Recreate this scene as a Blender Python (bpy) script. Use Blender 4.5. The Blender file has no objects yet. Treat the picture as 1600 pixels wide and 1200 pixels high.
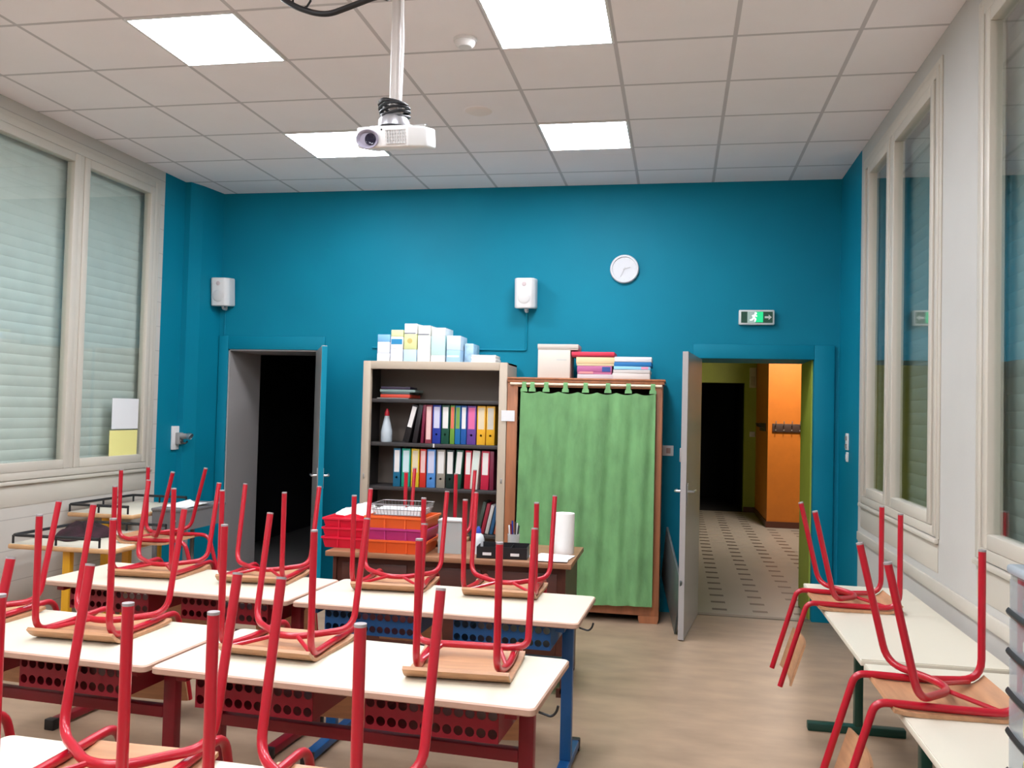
import bpy, bmesh, math, random
from mathutils import Vector, Matrix
random.seed(7)
S = bpy.context.scene
COL = S.collection
R = math.radians
PI = math.pi

# ------------------------------------------------------------------ camera, world, exposure
YAW, PITCH, ROLL = 0.1869, 0.0316, 0.0243
def cam_axes():
    cy, sy, cp, sp = math.cos(YAW), math.sin(YAW), math.cos(PITCH), math.sin(PITCH)
    f = Vector((-sy*cp, cy*cp, sp)); r0 = Vector((cy, sy, 0)); u0 = r0.cross(f)
    cr, sr = math.cos(ROLL), math.sin(ROLL)
    return cr*r0 + sr*u0, -sr*r0 + cr*u0, f
_r, _u, _f = cam_axes()
cd = bpy.data.cameras.new('camera'); cam = bpy.data.objects.new('camera', cd); COL.objects.link(cam)
cd.sensor_width = 36.0; cd.lens = 1372.7/1600*36; cd.clip_start = 0.05; cd.clip_end = 60
mw = Matrix((( _r.x, _u.x, -_f.x, 0), (_r.y, _u.y, -_f.y, 0), (_r.z, _u.z, -_f.z, 1.59), (0, 0, 0, 1)))
cam.matrix_world = mw
S.camera = cam
w = bpy.data.worlds.new('night'); S.world = w; w.use_nodes = True
w.node_tree.nodes['Background'].inputs[0].default_value = (0.01, 0.012, 0.018, 1)
w.node_tree.nodes['Background'].inputs[1].default_value = 0.2
S.view_settings.view_transform = 'Standard'; S.view_settings.look = 'None'
S.view_settings.gamma = 1.0; S.view_settings.use_curve_mapping = False
S.view_settings.exposure = 2.43
PANEL_STRENGTH = 7.0
CEIL = 3.50

# ------------------------------------------------------------------ materials
def lin(c):
    c = c/255.0
    return c/12.92 if c <= 0.04045 else ((c+0.055)/1.055)**2.4
def rgb(t): return (lin(t[0]), lin(t[1]), lin(t[2]), 1.0)
MATS = {}
def mat(name, col, rough=0.5, metal=0.0, spec=0.5, var=0.0, scale=8.0, stretch=(1, 1, 1), bump=0.0, bscale=60.0, coat=0.0, emit=None, es=0.0, alpha=1.0, trans=0.0):
    if name in MATS: return MATS[name]
    m = bpy.data.materials.new(name); m.use_nodes = True; nt = m.node_tree; N = nt.nodes; L = nt.links
    b = N['Principled BSDF']
    b.inputs['Base Color'].default_value = rgb(col); b.inputs['Roughness'].default_value = rough
    b.inputs['Metallic'].default_value = metal; b.inputs['Specular IOR Level'].default_value = spec
    b.inputs['Coat Weight'].default_value = coat; b.inputs['Coat Roughness'].default_value = 0.15
    if alpha < 1: b.inputs['Alpha'].default_value = alpha
    if trans: b.inputs['Transmission Weight'].default_value = trans
    if emit: b.inputs['Emission Color'].default_value = rgb(emit); b.inputs['Emission Strength'].default_value = es
    if var or bump:
        tc = N.new('ShaderNodeTexCoord'); mp = N.new('ShaderNodeMapping'); mp.inputs['Scale'].default_value = stretch
        L.new(tc.outputs['Object'], mp.inputs['Vector'])
    if var:
        nz = N.new('ShaderNodeTexNoise'); nz.inputs['Scale'].default_value = scale; nz.inputs['Detail'].default_value = 6
        L.new(mp.outputs['Vector'], nz.inputs['Vector'])
        mx = N.new('ShaderNodeMix'); mx.data_type = 'RGBA'
        c0 = rgb(tuple(max(0, v*(1-var)) for v in col)); c1 = rgb(tuple(min(255, v*(1+var)) for v in col))
        mx.inputs['A'].default_value = c0; mx.inputs['B'].default_value = c1
        mr = N.new('ShaderNodeMapRange'); mr.inputs['From Min'].default_value = 0.3; mr.inputs['From Max'].default_value = 0.7
        L.new(nz.outputs['Fac'], mr.inputs['Value']); L.new(mr.outputs['Result'], mx.inputs['Factor'])
        L.new(mx.outputs['Result'], b.inputs['Base Color'])
    if bump:
        nb = N.new('ShaderNodeTexNoise'); nb.inputs['Scale'].default_value = bscale; nb.inputs['Detail'].default_value = 4
        L.new(mp.outputs['Vector'], nb.inputs['Vector'])
        bp = N.new('ShaderNodeBump'); bp.inputs['Strength'].default_value = bump; bp.inputs['Distance'].default_value = 0.01
        L.new(nb.outputs['Fac'], bp.inputs['Height']); L.new(bp.outputs['Normal'], b.inputs['Normal'])
    MATS[name] = m
    return m

def grid_mat(name, base, line, px, py, ox, oy, wx, wy, rough=0.8, axes='XY', dash=None, var=0.03):
    """rectangular grid of thin lines (ceiling T bars, wall joints) or short dashes at the grid nodes"""
    m = bpy.data.materials.new(name); m.use_nodes = True; nt = m.node_tree; N = nt.nodes; L = nt.links
    b = N['Principled BSDF']; b.inputs['Roughness'].default_value = rough; b.inputs['Specular IOR Level'].default_value = 0.3
    tc = N.new('ShaderNodeTexCoord'); sp = N.new('ShaderNodeSeparateXYZ'); L.new(tc.outputs['Object'], sp.inputs[0])
    def band(axis, p, o, wd):
        a = N.new('ShaderNodeMath'); a.operation = 'ADD'; a.inputs[1].default_value = -o + 100*p + wd/2
        L.new(sp.outputs[axis], a.inputs[0])
        q = N.new('ShaderNodeMath'); q.operation = 'MODULO'; q.inputs[1].default_value = p; L.new(a.outputs[0], q.inputs[0])
        c = N.new('ShaderNodeMath'); c.operation = 'LESS_THAN'; c.inputs[1].default_value = wd; L.new(q.outputs[0], c.inputs[0])
        return c
    outs = []
    if px: outs.append(band(axes[0], px, ox, wx))
    if py: outs.append(band(axes[1], py, oy, wy))
    if len(outs) == 2:
        mm = N.new('ShaderNodeMath'); mm.operation = 'MULTIPLY' if dash else 'MAXIMUM'
        L.new(outs[0].outputs[0], mm.inputs[0]); L.new(outs[1].outputs[0], mm.inputs[1]); fac = mm
    else: fac = outs[0]
    nz = N.new('ShaderNodeTexNoise'); nz.inputs['Scale'].default_value = 3.0; nz.inputs['Detail'].default_value = 5
    L.new(tc.outputs['Object'], nz.inputs['Vector'])
    mx0 = N.new('ShaderNodeMix'); mx0.data_type = 'RGBA'
    mx0.inputs['A'].default_value = rgb(tuple(v*(1-var) for v in base)); mx0.inputs['B'].default_value = rgb(tuple(min(255, v*(1+var)) for v in base))
    L.new(nz.outputs['Fac'], mx0.inputs['Factor'])
    mx = N.new('ShaderNodeMix'); mx.data_type = 'RGBA'; mx.inputs['B'].default_value = rgb(line)
    L.new(fac.outputs[0], mx.inputs['Factor']); L.new(mx0.outputs['Result'], mx.inputs['A'])
    L.new(mx.outputs['Result'], b.inputs['Base Color'])
    bp = N.new('ShaderNodeBump'); bp.inputs['Strength'].default_value = 0.25; bp.inputs['Distance'].default_value = 0.004; bp.invert = True
    L.new(fac.outputs[0], bp.inputs['Height']); L.new(bp.outputs['Normal'], b.inputs['Normal'])
    return m

def glass_mat():
    m = bpy.data.materials.new('window_glass'); m.use_nodes = True; nt = m.node_tree; N = nt.nodes; L = nt.links
    N.remove(N['Principled BSDF']); out = N['Material Output']
    t = N.new('ShaderNodeBsdfTransparent'); t.inputs[0].default_value = (0.945, 0.968, 0.955, 1)
    g = N.new('ShaderNodeBsdfGlossy'); g.inputs['Roughness'].default_value = 0.02; g.inputs[0].default_value = (1, 1, 1, 1)
    lw = N.new('ShaderNodeLayerWeight'); lw.inputs[0].default_value = 0.5
    pw = N.new('ShaderNodeMath'); pw.operation = 'POWER'; pw.inputs[1].default_value = 4.0; L.new(lw.outputs['Facing'], pw.inputs[0])
    ml = N.new('ShaderNodeMath'); ml.operation = 'MULTIPLY_ADD'; ml.inputs[1].default_value = 0.8; ml.inputs[2].default_value = 0.055; L.new(pw.outputs[0], ml.inputs[0])
    mx = N.new('ShaderNodeMixShader'); L.new(ml.outputs[0], mx.inputs[0]); L.new(t.outputs[0], mx.inputs[1]); L.new(g.outputs[0], mx.inputs[2])
    L.new(mx.outputs[0], out.inputs[0])
    return m

BLUE = mat('blue_paint', (0, 126, 152), 0.6, var=0.03, scale=1.5, bump=0.05, bscale=140, spec=0.2)
WHITEWALL = mat('white_paint', (192, 190, 184), 0.6, var=0.015, scale=2, bump=0.04)
BRICKWALL = grid_mat('painted_block_wall', (200, 195, 186), (176, 170, 162), 0, 0.20, 0, 0.02, 0.006, 0.006, 0.6, 'XZ')
FRAME = mat('cream_frame', (202, 195, 182), 0.4)
GLASS = glass_mat()
SHUTTER_DIM = mat('shutter_slats_dim', (136, 148, 142), 0.55, var=0.02)  # darker copy of the slats, the right windows' dimness put into the colour
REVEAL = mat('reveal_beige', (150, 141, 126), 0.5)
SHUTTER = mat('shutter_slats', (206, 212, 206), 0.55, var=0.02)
RED = mat('red_tube_paint', (180, 12, 38), 0.30, spec=0.5, coat=0.2)
DKRED = mat('red_desk_paint', (132, 14, 34), 0.4)
BLUEM = mat('blue_desk_paint', (20, 84, 142), 0.4)
GREENM = mat('green_desk_paint', (10, 62, 50), 0.4)
YELLOWM = mat('yellow_desk_paint', (226, 168, 30), 0.4)
CAP = mat('leg_cap_plastic', (158, 150, 150), 0.5)
BLACK = mat('black_plastic', (22, 22, 25), 0.45)
PLY = mat('beech_plywood', (186, 139, 102), 0.42, var=0.06, scale=6, stretch=(1, 8, 8))
TOP = mat('cream_laminate', (222, 216, 196), 0.35, var=0.01, scale=3)
EDGE = mat('desk_edge_band', (196, 160, 140), 0.5)
CREAMTABLE = mat('white_laminate', (220, 214, 196), 0.35)
WOODEDGE = mat('tan_edge', (206, 162, 116), 0.5, var=0.05, scale=10)
GREYMETAL = mat('cabinet_grey', (192, 176, 156), 0.45)
CABIN = mat('cabinet_inside', (122, 110, 100), 0.6)
SHELFM = mat('dark_shelf', (58, 54, 54), 0.5)
CUPWOOD = mat('orange_wood', (172, 110, 74), 0.45, var=0.08, scale=4, stretch=(6, 6, 0.7))
CUPIN = mat('cupboard_inside', (70, 48, 36), 0.7)
TDWOOD = mat('teacher_desk_body', (84, 46, 36), 0.4, var=0.1, scale=4, stretch=(0.8, 6, 6))
TDTOP = mat('teacher_desk_top', (156, 112, 82), 0.4, var=0.06, scale=5, stretch=(0.8, 6, 6))
GREYDOOR = mat('grey_door_paint', (172, 168, 166), 0.28, spec=0.5)
METAL = mat('brushed_metal', (196, 196, 196), 0.3, metal=0.9)
WHITE = mat('white_plastic', (228, 226, 224), 0.4)
PAPER = mat('paper', (232, 232, 232), 0.8)
GREYP = mat('grey_plastic', (150, 148, 146), 0.5)
ORANGE = mat('orange_paint', (206, 118, 34), 0.5, var=0.02)
LIME = mat('lime_paint', (166, 180, 66), 0.5, var=0.02)
DARKROOM = mat('dark_room_shade', (40, 40, 44), 0.8)  # charcoal walls, the gloom of the unlit rooms put into the colour
CURT = mat('green_curtain_cloth', (112, 162, 106), 0.85, var=0.09, scale=5, stretch=(1.6, 1, 0.8), bump=0.6, bscale=16)

# ------------------------------------------------------------------ mesh builder
class MB:
    def __init__(s): s.v = []; s.f = []; s.m = []; s.cur = 0
    def add(s, vs, fs, T=None):
        o = len(s.v)
        s.v += [tuple(T @ Vector(v)) if T is not None else tuple(v) for v in vs]
        s.f += [tuple(i+o for i in f) for f in fs]; s.m += [s.cur]*len(fs); return s
    def bm(s, bm, T=None):
        bm.verts.index_update()
        s.add([v.co.copy() for v in bm.verts], [[v.index for v in f.verts] for f in bm.faces], T); bm.free(); return s
    def box(s, a, b, bev=0.0, seg=2, T=None):
        x0, x1 = sorted((a[0], b[0])); y0, y1 = sorted((a[1], b[1])); z0, z1 = sorted((a[2], b[2]))
        vs = [(x0,y0,z0),(x1,y0,z0),(x1,y1,z0),(x0,y1,z0),(x0,y0,z1),(x1,y0,z1),(x1,y1,z1),(x0,y1,z1)]
        fs = [(3,2,1,0),(4,5,6,7),(0,1,5,4),(1,2,6,5),(2,3,7,6),(3,0,4,7)]
        if bev <= 0: return s.add(vs, fs, T)
        bm = bmesh.new(); bv = [bm.verts.new(v) for v in vs]
        for f in fs: bm.faces.new([bv[i] for i in f])
        bmesh.ops.bevel(bm, geom=bm.edges[:], offset=bev, segments=seg, profile=0.5, affect='EDGES')
        return s.bm(bm, T)
    def prism(s, pts, z0, z1, T=None):
        """extrude a ccw xy polygon from z0 to z1"""
        n = len(pts)
        vs = [(p[0], p[1], z0) for p in pts] + [(p[0], p[1], z1) for p in pts]
        fs = [tuple(range(n-1, -1, -1)), tuple(range(n, 2*n))] + [(i, (i+1) % n, n+(i+1) % n, n+i) for i in range(n)]
        return s.add(vs, fs, T)
    def lathe(s, prof, n=24, c=(0, 0, 0), T=None):
        vs = []; fs = []
        for r, z in prof:
            for k in range(n):
                a = 2*PI*k/n; vs.append((c[0]+r*math.cos(a), c[1]+r*math.sin(a), c[2]+z))
        for i in range(len(prof)-1):
            for k in range(n):
                fs.append((i*n+k, i*n+(k+1) % n, (i+1)*n+(k+1) % n, (i+1)*n+k))
        fs.append(tuple(range(n-1, -1, -1))); fs.append(tuple((len(prof)-1)*n+k for k in range(n)))
        return s.add(vs, fs, T)
    def tube(s, path, r, n=12, fillet=0.0, fs_=5, T=None, closed=False, flat=None):
        P = [Vector(p) for p in path]
        if fillet and len(P) > 2:
            Q = [P[0]]
            for i in range(1, len(P)-1):
                a, b, c = P[i-1], P[i], P[i+1]; d0 = (a-b); d1 = (c-b)
                t = min(fillet, d0.length*0.49, d1.length*0.49)
                p0 = b+d0.normalized()*t; p1 = b+d1.normalized()*t
                for k in range(fs_+1):
                    u = k/fs_; Q.append((1-u)**2*p0 + 2*u*(1-u)*b + u*u*p1)
            Q.append(P[-1]); P = Q
        m = len(P); tang = []
        for i in range(m):
            if closed: d = P[(i+1) % m]-P[i-1]
            else: d = P[min(i+1, m-1)]-P[max(i-1, 0)]
            tang.append(d.normalized())
        ref = Vector((0, 0, 1)) if abs(tang[0].z) < 0.9 else Vector((1, 0, 0))
        u = (ref - tang[0]*ref.dot(tang[0])).normalized(); vs = []
        for i in range(m):
            u = (u - tang[i]*u.dot(tang[i])).normalized(); v = tang[i].cross(u)
            for k in range(n):
                a = 2*PI*k/n
                ca, sa = math.cos(a), math.sin(a)
                if flat: ca *= flat[0]; sa *= flat[1]
                vs.append(P[i] + (u*ca + v*sa)*r)
        fs = []
        for i in range(m if closed else m-1):
            j = (i+1) % m
            for k in range(n): fs.append((i*n+k, i*n+(k+1) % n, j*n+(k+1) % n, j*n+k))
        if not closed: fs.append(tuple(range(n-1, -1, -1))); fs.append(tuple((m-1)*n+k for k in range(n)))
        return s.add(vs, fs, T)
    def grid(s, fn, nu, nv, thick=0.0, T=None):
        """surface fn(u,v) for u,v in 0..1, given a thickness along its normal"""
        p = [[Vector(fn(i/nu, j/nv)) for j in range(nv+1)] for i in range(nu+1)]
        if not thick:
            vs = [q for r_ in p for q in r_]; W = nv+1
            fs = [(i*W+j, (i+1)*W+j, (i+1)*W+j+1, i*W+j+1) for i in range(nu) for j in range(nv)]
            return s.add(vs, fs, T)
        vs = []; W = nv+1
        for sgn in (0.5, -0.5):
            for i in range(nu+1):
                for j in range(nv+1):
                    du = p[min(i+1, nu)][j]-p[max(i-1, 0)][j]; dv = p[i][min(j+1, nv)]-p[i][max(j-1, 0)]
                    vs.append(p[i][j] + du.cross(dv).normalized()*thick*sgn)
        o = (nu+1)*W; fs = []
        for i in range(nu):
            for j in range(nv):
                a = (i*W+j, (i+1)*W+j, (i+1)*W+j+1, i*W+j+1); fs.append(a); fs.append(tuple(k+o for k in reversed(a)))
        for i in range(nu):
            fs.append((i*W, i*W+o, (i+1)*W+o, (i+1)*W)); fs.append((i*W+nv, (i+1)*W+nv, (i+1)*W+nv+o, i*W+nv+o))
        for j in range(nv):
            fs.append((j, j+1, j+1+o, j+o)); q = nu*W; fs.append((q+j, q+j+o, q+j+1+o, q+j+1))
        return s.add(vs, fs, T)
    def build(s, name, mats, parent=None, smooth=True, loc=None, rot=None):
        me = bpy.data.meshes.new(name); me.from_pydata(s.v, [], s.f); me.update()
        if not isinstance(mats, (list, tuple)): mats = [mats]
        for m in mats: me.materials.append(m)
        if len(mats) > 1: me.polygons.foreach_set('material_index', s.m)
        if smooth:
            me.polygons.foreach_set('use_smooth', [True]*len(me.polygons)); me.set_sharp_from_angle(angle=R(35))
        o = bpy.data.objects.new(name, me); COL.objects.link(o)
        if parent: o.parent = parent
        if loc: o.location = loc
        if rot: o.rotation_euler = rot
        return o

def tag(o, label=None, cat=None, group=None, kind=None):
    if label: o['label'] = label
    if cat: o['category'] = cat
    if group: o['group'] = group
    if kind: o['kind'] = kind
    return o
def thing(name, label, cat, loc=(0, 0, 0), rz=0.0, group=None):
    o = bpy.data.objects.new(name, None); COL.objects.link(o); o.empty_display_size = 0.1
    o.location = loc; o.rotation_euler = (0, 0, rz)
    return tag(o, label, cat, group)
def struct(o): o['kind'] = 'structure'; return o
def copy_tree(o, parent=None):
    c = o.copy(); COL.objects.link(c); c.parent = parent
    for ch in list(o.children): copy_tree(ch, c)
    return c
def relabel(o, label, loc, rz=0.0):
    o['label'] = label; o.location = loc; o.rotation_euler = (0, 0, rz); return o

# ------------------------------------------------------------------ the setting
XL, XR, YB, YR = -4.20, 1.25, 7.28, -2.6
LD = (-3.973, -3.115, 2.09)      # left doorway x0, x1, head
RD = (0.175, 1.056, 2.06)        # right doorway
TW = 0.58                        # wall thickness

FLOORM = mat('vinyl_floor', (167, 142, 118), 0.42, var=0.07, scale=3.0, stretch=(1, 2, 1), spec=0.4)
struct(MB().box((XL-0.3, YR-0.2, -0.1), (XR+0.3, YB+0.03, 0)).build('floor', FLOORM, smooth=False))
GX, GY = -0.9496, 4.4710
CEILM = grid_mat('ceiling_tiles', (247, 242, 243), (203, 198, 199), 0.6, 0.6, GX, GY, 0.022, 0.022, 0.9, var=0.015)
PANELS = [(-2.7496, 5.671), (-0.9496, 5.671), (-2.7496, 3.871), (-0.9496, 3.871), (-2.7496, 2.071), (-0.9496, 2.071),
          (-2.7496, 0.271), (-0.9496, 0.271), (-2.7496, -1.529), (-0.9496, -1.529)]
struct(MB().box((XL-0.3, YR-0.2, CEIL), (XR+0.3, YB, CEIL+0.1)).build('ceiling', CEILM, smooth=False))
# back wall, two doorways
b = MB()
b.box((XL-0.3, YB, 0), (LD[0], YB+TW, CEIL+0.1)); b.box((LD[0], YB, LD[2]), (LD[1], YB+TW, CEIL+0.1))
b.box((LD[1], YB, 0), (RD[0], YB+TW, CEIL+0.1)); b.box((RD[0], YB, RD[2]), (RD[1], YB+TW, CEIL+0.1))
b.box((RD[1], YB, 0), (XR+0.3, YB+TW, CEIL+0.1))
struct(b.build('wall_back', BLUE, smooth=False))
struct(MB().box((XL-0.3, YR-0.2, 0), (XR+0.3, YR, CEIL)).build('wall_rear', WHITEWALL, smooth=False))
# left wall with its window opening, last stretch blue
WL = (3.7, 6.46, 1.07, 3.385)
b = MB()
b.box((XL-0.3, YR, 0), (XL, WL[0], CEIL)); b.box((XL-0.3, WL[0], 0), (XL, WL[1], WL[2])); b.box((XL-0.3, WL[0], WL[3]), (XL, WL[1], CEIL))
b.box((XL-0.3, WL[1], 0), (XL, 6.555, CEIL)); b.cur = 1
b.box((XL-0.3, 6.555, 0), (XL, YB, CEIL))
struct(b.build('wall_left', [BRICKWALL, BLUE], smooth=False))
# chamfered blue corner pier
struct(MB().prism([(XL, 6.86), (XL+0.05, 6.86), (XL+0.09, 7.0), (XL+0.13, YB), (XL, YB)], 0, CEIL).build('trim_1', BLUE, smooth=False))
# right wall with two window openings
W2 = (4.60, 6.38, 1.03, 3.36); W3 = (1.6, 4.00, 1.03, 3.36)
b = MB()
b.box((XR, YR, 0), (XR+0.3, W3[0], CEIL))
for w_ in (W3, W2):
    b.box((XR, w_[0], 0), (XR+0.3, w_[1], w_[2])); b.box((XR, w_[0], w_[3]), (XR+0.3, w_[1], CEIL))
b.box((XR, W3[1], 0), (XR+0.3, W2[0], CEIL)); b.box((XR, W2[1], 0), (XR+0.3, 6.50, CEIL)); b.cur = 1
b.box((XR, 6.50, 0), (XR+0.3, YB, CEIL))
struct(b.build('wall_right', [WHITEWALL, BLUE], smooth=False))
# door casings, reveals
b = MB(); b.box((LD[0]-0.09, YB-0.022, 0), (LD[0], YB, LD[2]+0.12), 0.006); b.box((LD[0], YB-0.022, LD[2]), (LD[1]+0.06, YB, LD[2]+0.12), 0.006)
struct(b.build('trim_2', BLUE))
b = MB(); b.box((RD[1], YB-0.022, 0), (RD[1]+0.155, YB, RD[2]+0.115), 0.006); b.box((RD[0]-0.06, YB-0.022, RD[2]), (RD[1], YB, RD[2]+0.115), 0.006)
struct(b.build('trim_3', BLUE))
b = MB(); b.box((LD[0], YB-0.005, 0), (LD[0]+0.012, YB+TW+0.01, LD[2])); b.box((LD[0], YB-0.005, LD[2]-0.012), (LD[1], YB+TW+0.01, LD[2])); b.box((LD[1]-0.012, YB-0.005, 0), (LD[1], YB+TW+0.01, LD[2]))
struct(b.build('trim_4', GREYDOOR))
b = MB(); b.box((RD[1]-0.012, YB+0.05, 0), (RD[1], YB+TW+0.05, RD[2])); b.box((RD[0], YB+0.05, 0), (RD[0]+0.012, YB+TW, RD[2]))
struct(b.build('trim_5', LIME))
struct(MB().box((RD[0], YB-0.02, 0), (RD[1], YB+0.05, 0.006)).build('trim_6', mat('threshold', (128, 114, 100), 0.5)))
# right wall trunking
struct(MB().box((XR-0.018, 1.0, 0.765), (XR, 6.45, 0.825), 0.005).build('trim_7', FRAME))
# storeroom and corridor shells
b = MB(); b.box((XL-0.6, YB+TW, 0), (-2.2, YB+4.6, 0.0001)); o = b.build('floor_store', mat('store_floor', (120, 118, 116), 0.5), smooth=False); struct(o)
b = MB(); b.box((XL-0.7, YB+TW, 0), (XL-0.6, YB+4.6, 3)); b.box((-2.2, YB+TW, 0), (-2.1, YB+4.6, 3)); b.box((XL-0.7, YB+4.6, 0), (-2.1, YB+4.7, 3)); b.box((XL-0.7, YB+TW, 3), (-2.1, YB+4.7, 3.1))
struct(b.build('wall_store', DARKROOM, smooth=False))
struct(MB().box((LD[0], YB+0.03, -0.1), (LD[1], YB+TW, 0.0)).build('floor_store_threshold', mat('store_floor', (120, 118, 116), 0.5), smooth=False))
CORM = grid_mat('corridor_tiles', (164, 157, 148), (70, 56, 48), 0.325, 0.29, 0.37, 7.52, 0.12, 0.072, 0.4, dash=True, var=0.04)
struct(MB().box((-1.9, YB+0.03, -0.1), (4.2, 15.3, 0.0)).build('floor_corridor', CORM, smooth=False))
b = MB(); b.box((-2.0, YB+TW, 0), (-1.9, 15.4, 3.1)); b.box((4.2, YB+TW, 0), (4.3, 15.4, 3.1))
b.box((-2.0, 15.3, 0), (0.30, 15.5, 3.1)); b.box((1.11, 15.3, 0), (4.3, 15.5, 3.1)); b.box((0.30, 15.3, 2.17), (1.11, 15.5, 3.1))
struct(b.build('wall_corridor', LIME, smooth=False))
struct(MB().box((-2.0, YB+TW, 3.1), (4.3, 15.5, 3.2)).build('ceiling_corridor', WHITEWALL, smooth=False))
b = MB(); b.box((0.2, 15.5, 0), (0.3, 18, 3)); b.box((1.11, 15.5, 0), (1.2, 18, 3)); b.box((0.2, 18, 0), (1.2, 18.1, 3)); b.box((0.2, 15.5, 2.9), (1.2, 18, 3)); b.box((0.2, 15.3, -0.1), (1.2, 18, 0))
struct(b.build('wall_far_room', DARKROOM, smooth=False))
struct(MB().box((1.30, 13.3, 0), (1.80, 15.3, 3.1)).build('wall_orange_pier', ORANGE, smooth=False))
BB = mat('brown_baseboard', (92, 50, 34), 0.5)
b = MB(); b.box((1.285, 13.285, 0), (1.815, 13.3, 0.09)); b.box((1.285, 13.3, 0), (1.3, 15.3, 0.09)); b.box((1.11, 15.285, 0), (1.285, 15.3, 0.09))
struct(b.build('baseboard_corridor', BB))

# windows --------------------------------------------------------
def window(name, x, side, y0, y1, z0, z1, panes, label_sash='sash'):
    """side -1: left wall (room lies at +x), +1: right wall"""
    d = -side                                   # towards the room
    root = bpy.data.objects.new(name, None); COL.objects.link(root); struct(root)
    def X(t): return x + d*t                    # t > 0 into the room
    b = MB()
    fw = 0.05
    for (a, c, e, g) in ((y0, y0+fw, z0, z1), (y1-fw, y1, z0, z1), (y0+fw, y1-fw, z0, z0+fw), (y0+fw, y1-fw, z1-fw, z1)):
        b.box((X(-0.055), a, e), (X(0.012), c, g), 0.005)
    for i in range(len(panes)-1):
        b.box((X(-0.055), panes[i][1]+0.001, z0+fw), (X(0.008), panes[i+1][0]-0.001, z1-fw), 0.004)
    struct(b.build('window_frame', FRAME, root))
    for k, (a, c) in enumerate(panes):
        s = MB(); sw = 0.062
        e, g = z0+fw, z1-fw
        for (p, q, r_, t) in ((a, a+sw, e, g), (c-sw, c, e, g), (a+sw, c-sw, e, e+sw), (a+sw, c-sw, g-sw, g)):
            s.box((X(-0.05), p, r_), (X(0.014), q, t), 0.006)
        sash = struct(s.build('window_sash', FRAME, root))
        struct(MB().box((X(-0.018), a+sw-0.004, e+sw-0.004), (X(-0.012), c-sw+0.004, g-sw+0.004)).build('window_pane', GLASS, sash, smooth=False))
    sh = MB(); z = z0-0.02                      # closed roller shutter behind the glass
    while z < z1+0.02:
        zz = z+0.07
        D0 = 0.095
        sh.add([(X(-D0), y0-0.05, z), (X(-D0), y1+0.05, z), (X(-D0+0.002), y1+0.05, z+0.006), (X(-D0+0.002), y0-0.05, z+0.006),
                (X(-D0+0.004), y0-0.05, z+0.035), (X(-D0+0.004), y1+0.05, z+0.035), (X(-D0+0.002), y0-0.05, zz-0.004), (X(-D0+0.002), y1+0.05, zz-0.004), (X(-D0), y0-0.05, zz), (X(-D0), y1+0.05, zz)],
               [(0, 1, 2, 3), (3, 2, 5, 4), (4, 5, 7, 6), (6, 7, 9, 8)]); z = zz
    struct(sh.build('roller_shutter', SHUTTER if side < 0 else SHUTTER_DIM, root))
    bx = MB(); 
    for (a, c, e, g) in ((y0, y0+0.02, z0, z1), (y1-0.02, y1, z0, z1), (y0, y1, z0, z0+0.02), (y0, y1, z1-0.02, z1)):
        bx.box((X(-0.10), a, e), (X(-0.056), c, g))
    struct(bx.build('window_reveal', REVEAL, root))
    st = MB(); st.box((X(0), y0-0.03, z0-0.03), (X(0.022), y1+0.03, z0-0.005), 0.006); st.box((X(0), y0-0.02, z0-0.17), (X(0.003), y1+0.02, z0-0.03), 0.001)
    st.box((X(0), y0-0.04, z0-0.005), (X(0.007), y0, z1+0.03), 0.002); st.box((X(0), y1, z0-0.005), (X(0.007), y1+0.03, z1+0.03), 0.002)
    st.box((X(0), y0, z1), (X(0.007), y1, z1+0.03), 0.002)
    struct(st.build('window_sill', FRAME, root))
    return root
window('window_1', XL, -1, WL[0], WL[1], WL[2], WL[3], [(3.75, 5.50), (5.545, 6.41)])
window('window_2', XR, 1, W2[0], W2[1], W2[2], W2[3], [(4.68, 5.56), (5.63, 6.25)])
window('window_3', XR, 1, W3[0], W3[1], W3[2], W3[3], [(1.65, 2.78), (2.82, 3.93)])
# papers taped to the left window
for k, (y0, y1, z0, z1, mt, lab) in enumerate((
        (5.985, 6.315, 1.385, 1.62, PAPER, 'white printed sheet taped on the left window above the yellow sheet'),
        (5.965, 6.31, 1.135, 1.375, mat('yellow_paper', (240, 232, 150), 0.8), 'pale yellow sheet taped low on the left window pane'))):
    def pf(u, v, y0=y0, y1=y1, z0=z0, z1=z1): return (XL-0.0105+0.003*math.sin(u*3)*v*v, y0+(y1-y0)*u, z0+(z1-z0)*v)
    tag(MB().grid(pf, 8, 6, 0.001).build('paper_sheet', mt), lab, 'paper')

# ------------------------------------------------------------------ ceiling lights
EM = mat('led_diffuser', (255, 255, 255), 0.5, emit=(244, 247, 255), es=PANEL_STRENGTH)
plabels = ['square ceiling light panel partly behind the projector', 'square ceiling light panel nearest the back wall, above the wooden cupboard side',
           'large square ceiling light panel at the upper left, left of the projector pole', 'large square ceiling light panel cut by the top of the photo']
for k, (x, y) in enumerate(PANELS):
    lab = plabels[k] if k < 4 else 'square ceiling light panel above the front of the classroom'
    t = thing('ceiling_light', lab, 'light', (x+0.3, y+0.3, CEIL), 0, 'square light panels in the ceiling grid')
    f = MB()
    for (a, c) in (((-0.297, -0.297), (0.297, -0.284)), ((-0.297, 0.284), (0.297, 0.297)), ((-0.297, -0.284), (-0.284, 0.284)), ((0.284, -0.284), (0.297, 0.284))):
        f.box((a[0], a[1], -0.008), (c[0], c[1], 0.0))
    f.build('frame', WHITE, t)
    MB().box((-0.284, -0.284, -0.005), (0.284, 0.284, -0.001)).build('diffuser', EM, t, smooth=False)
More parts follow.
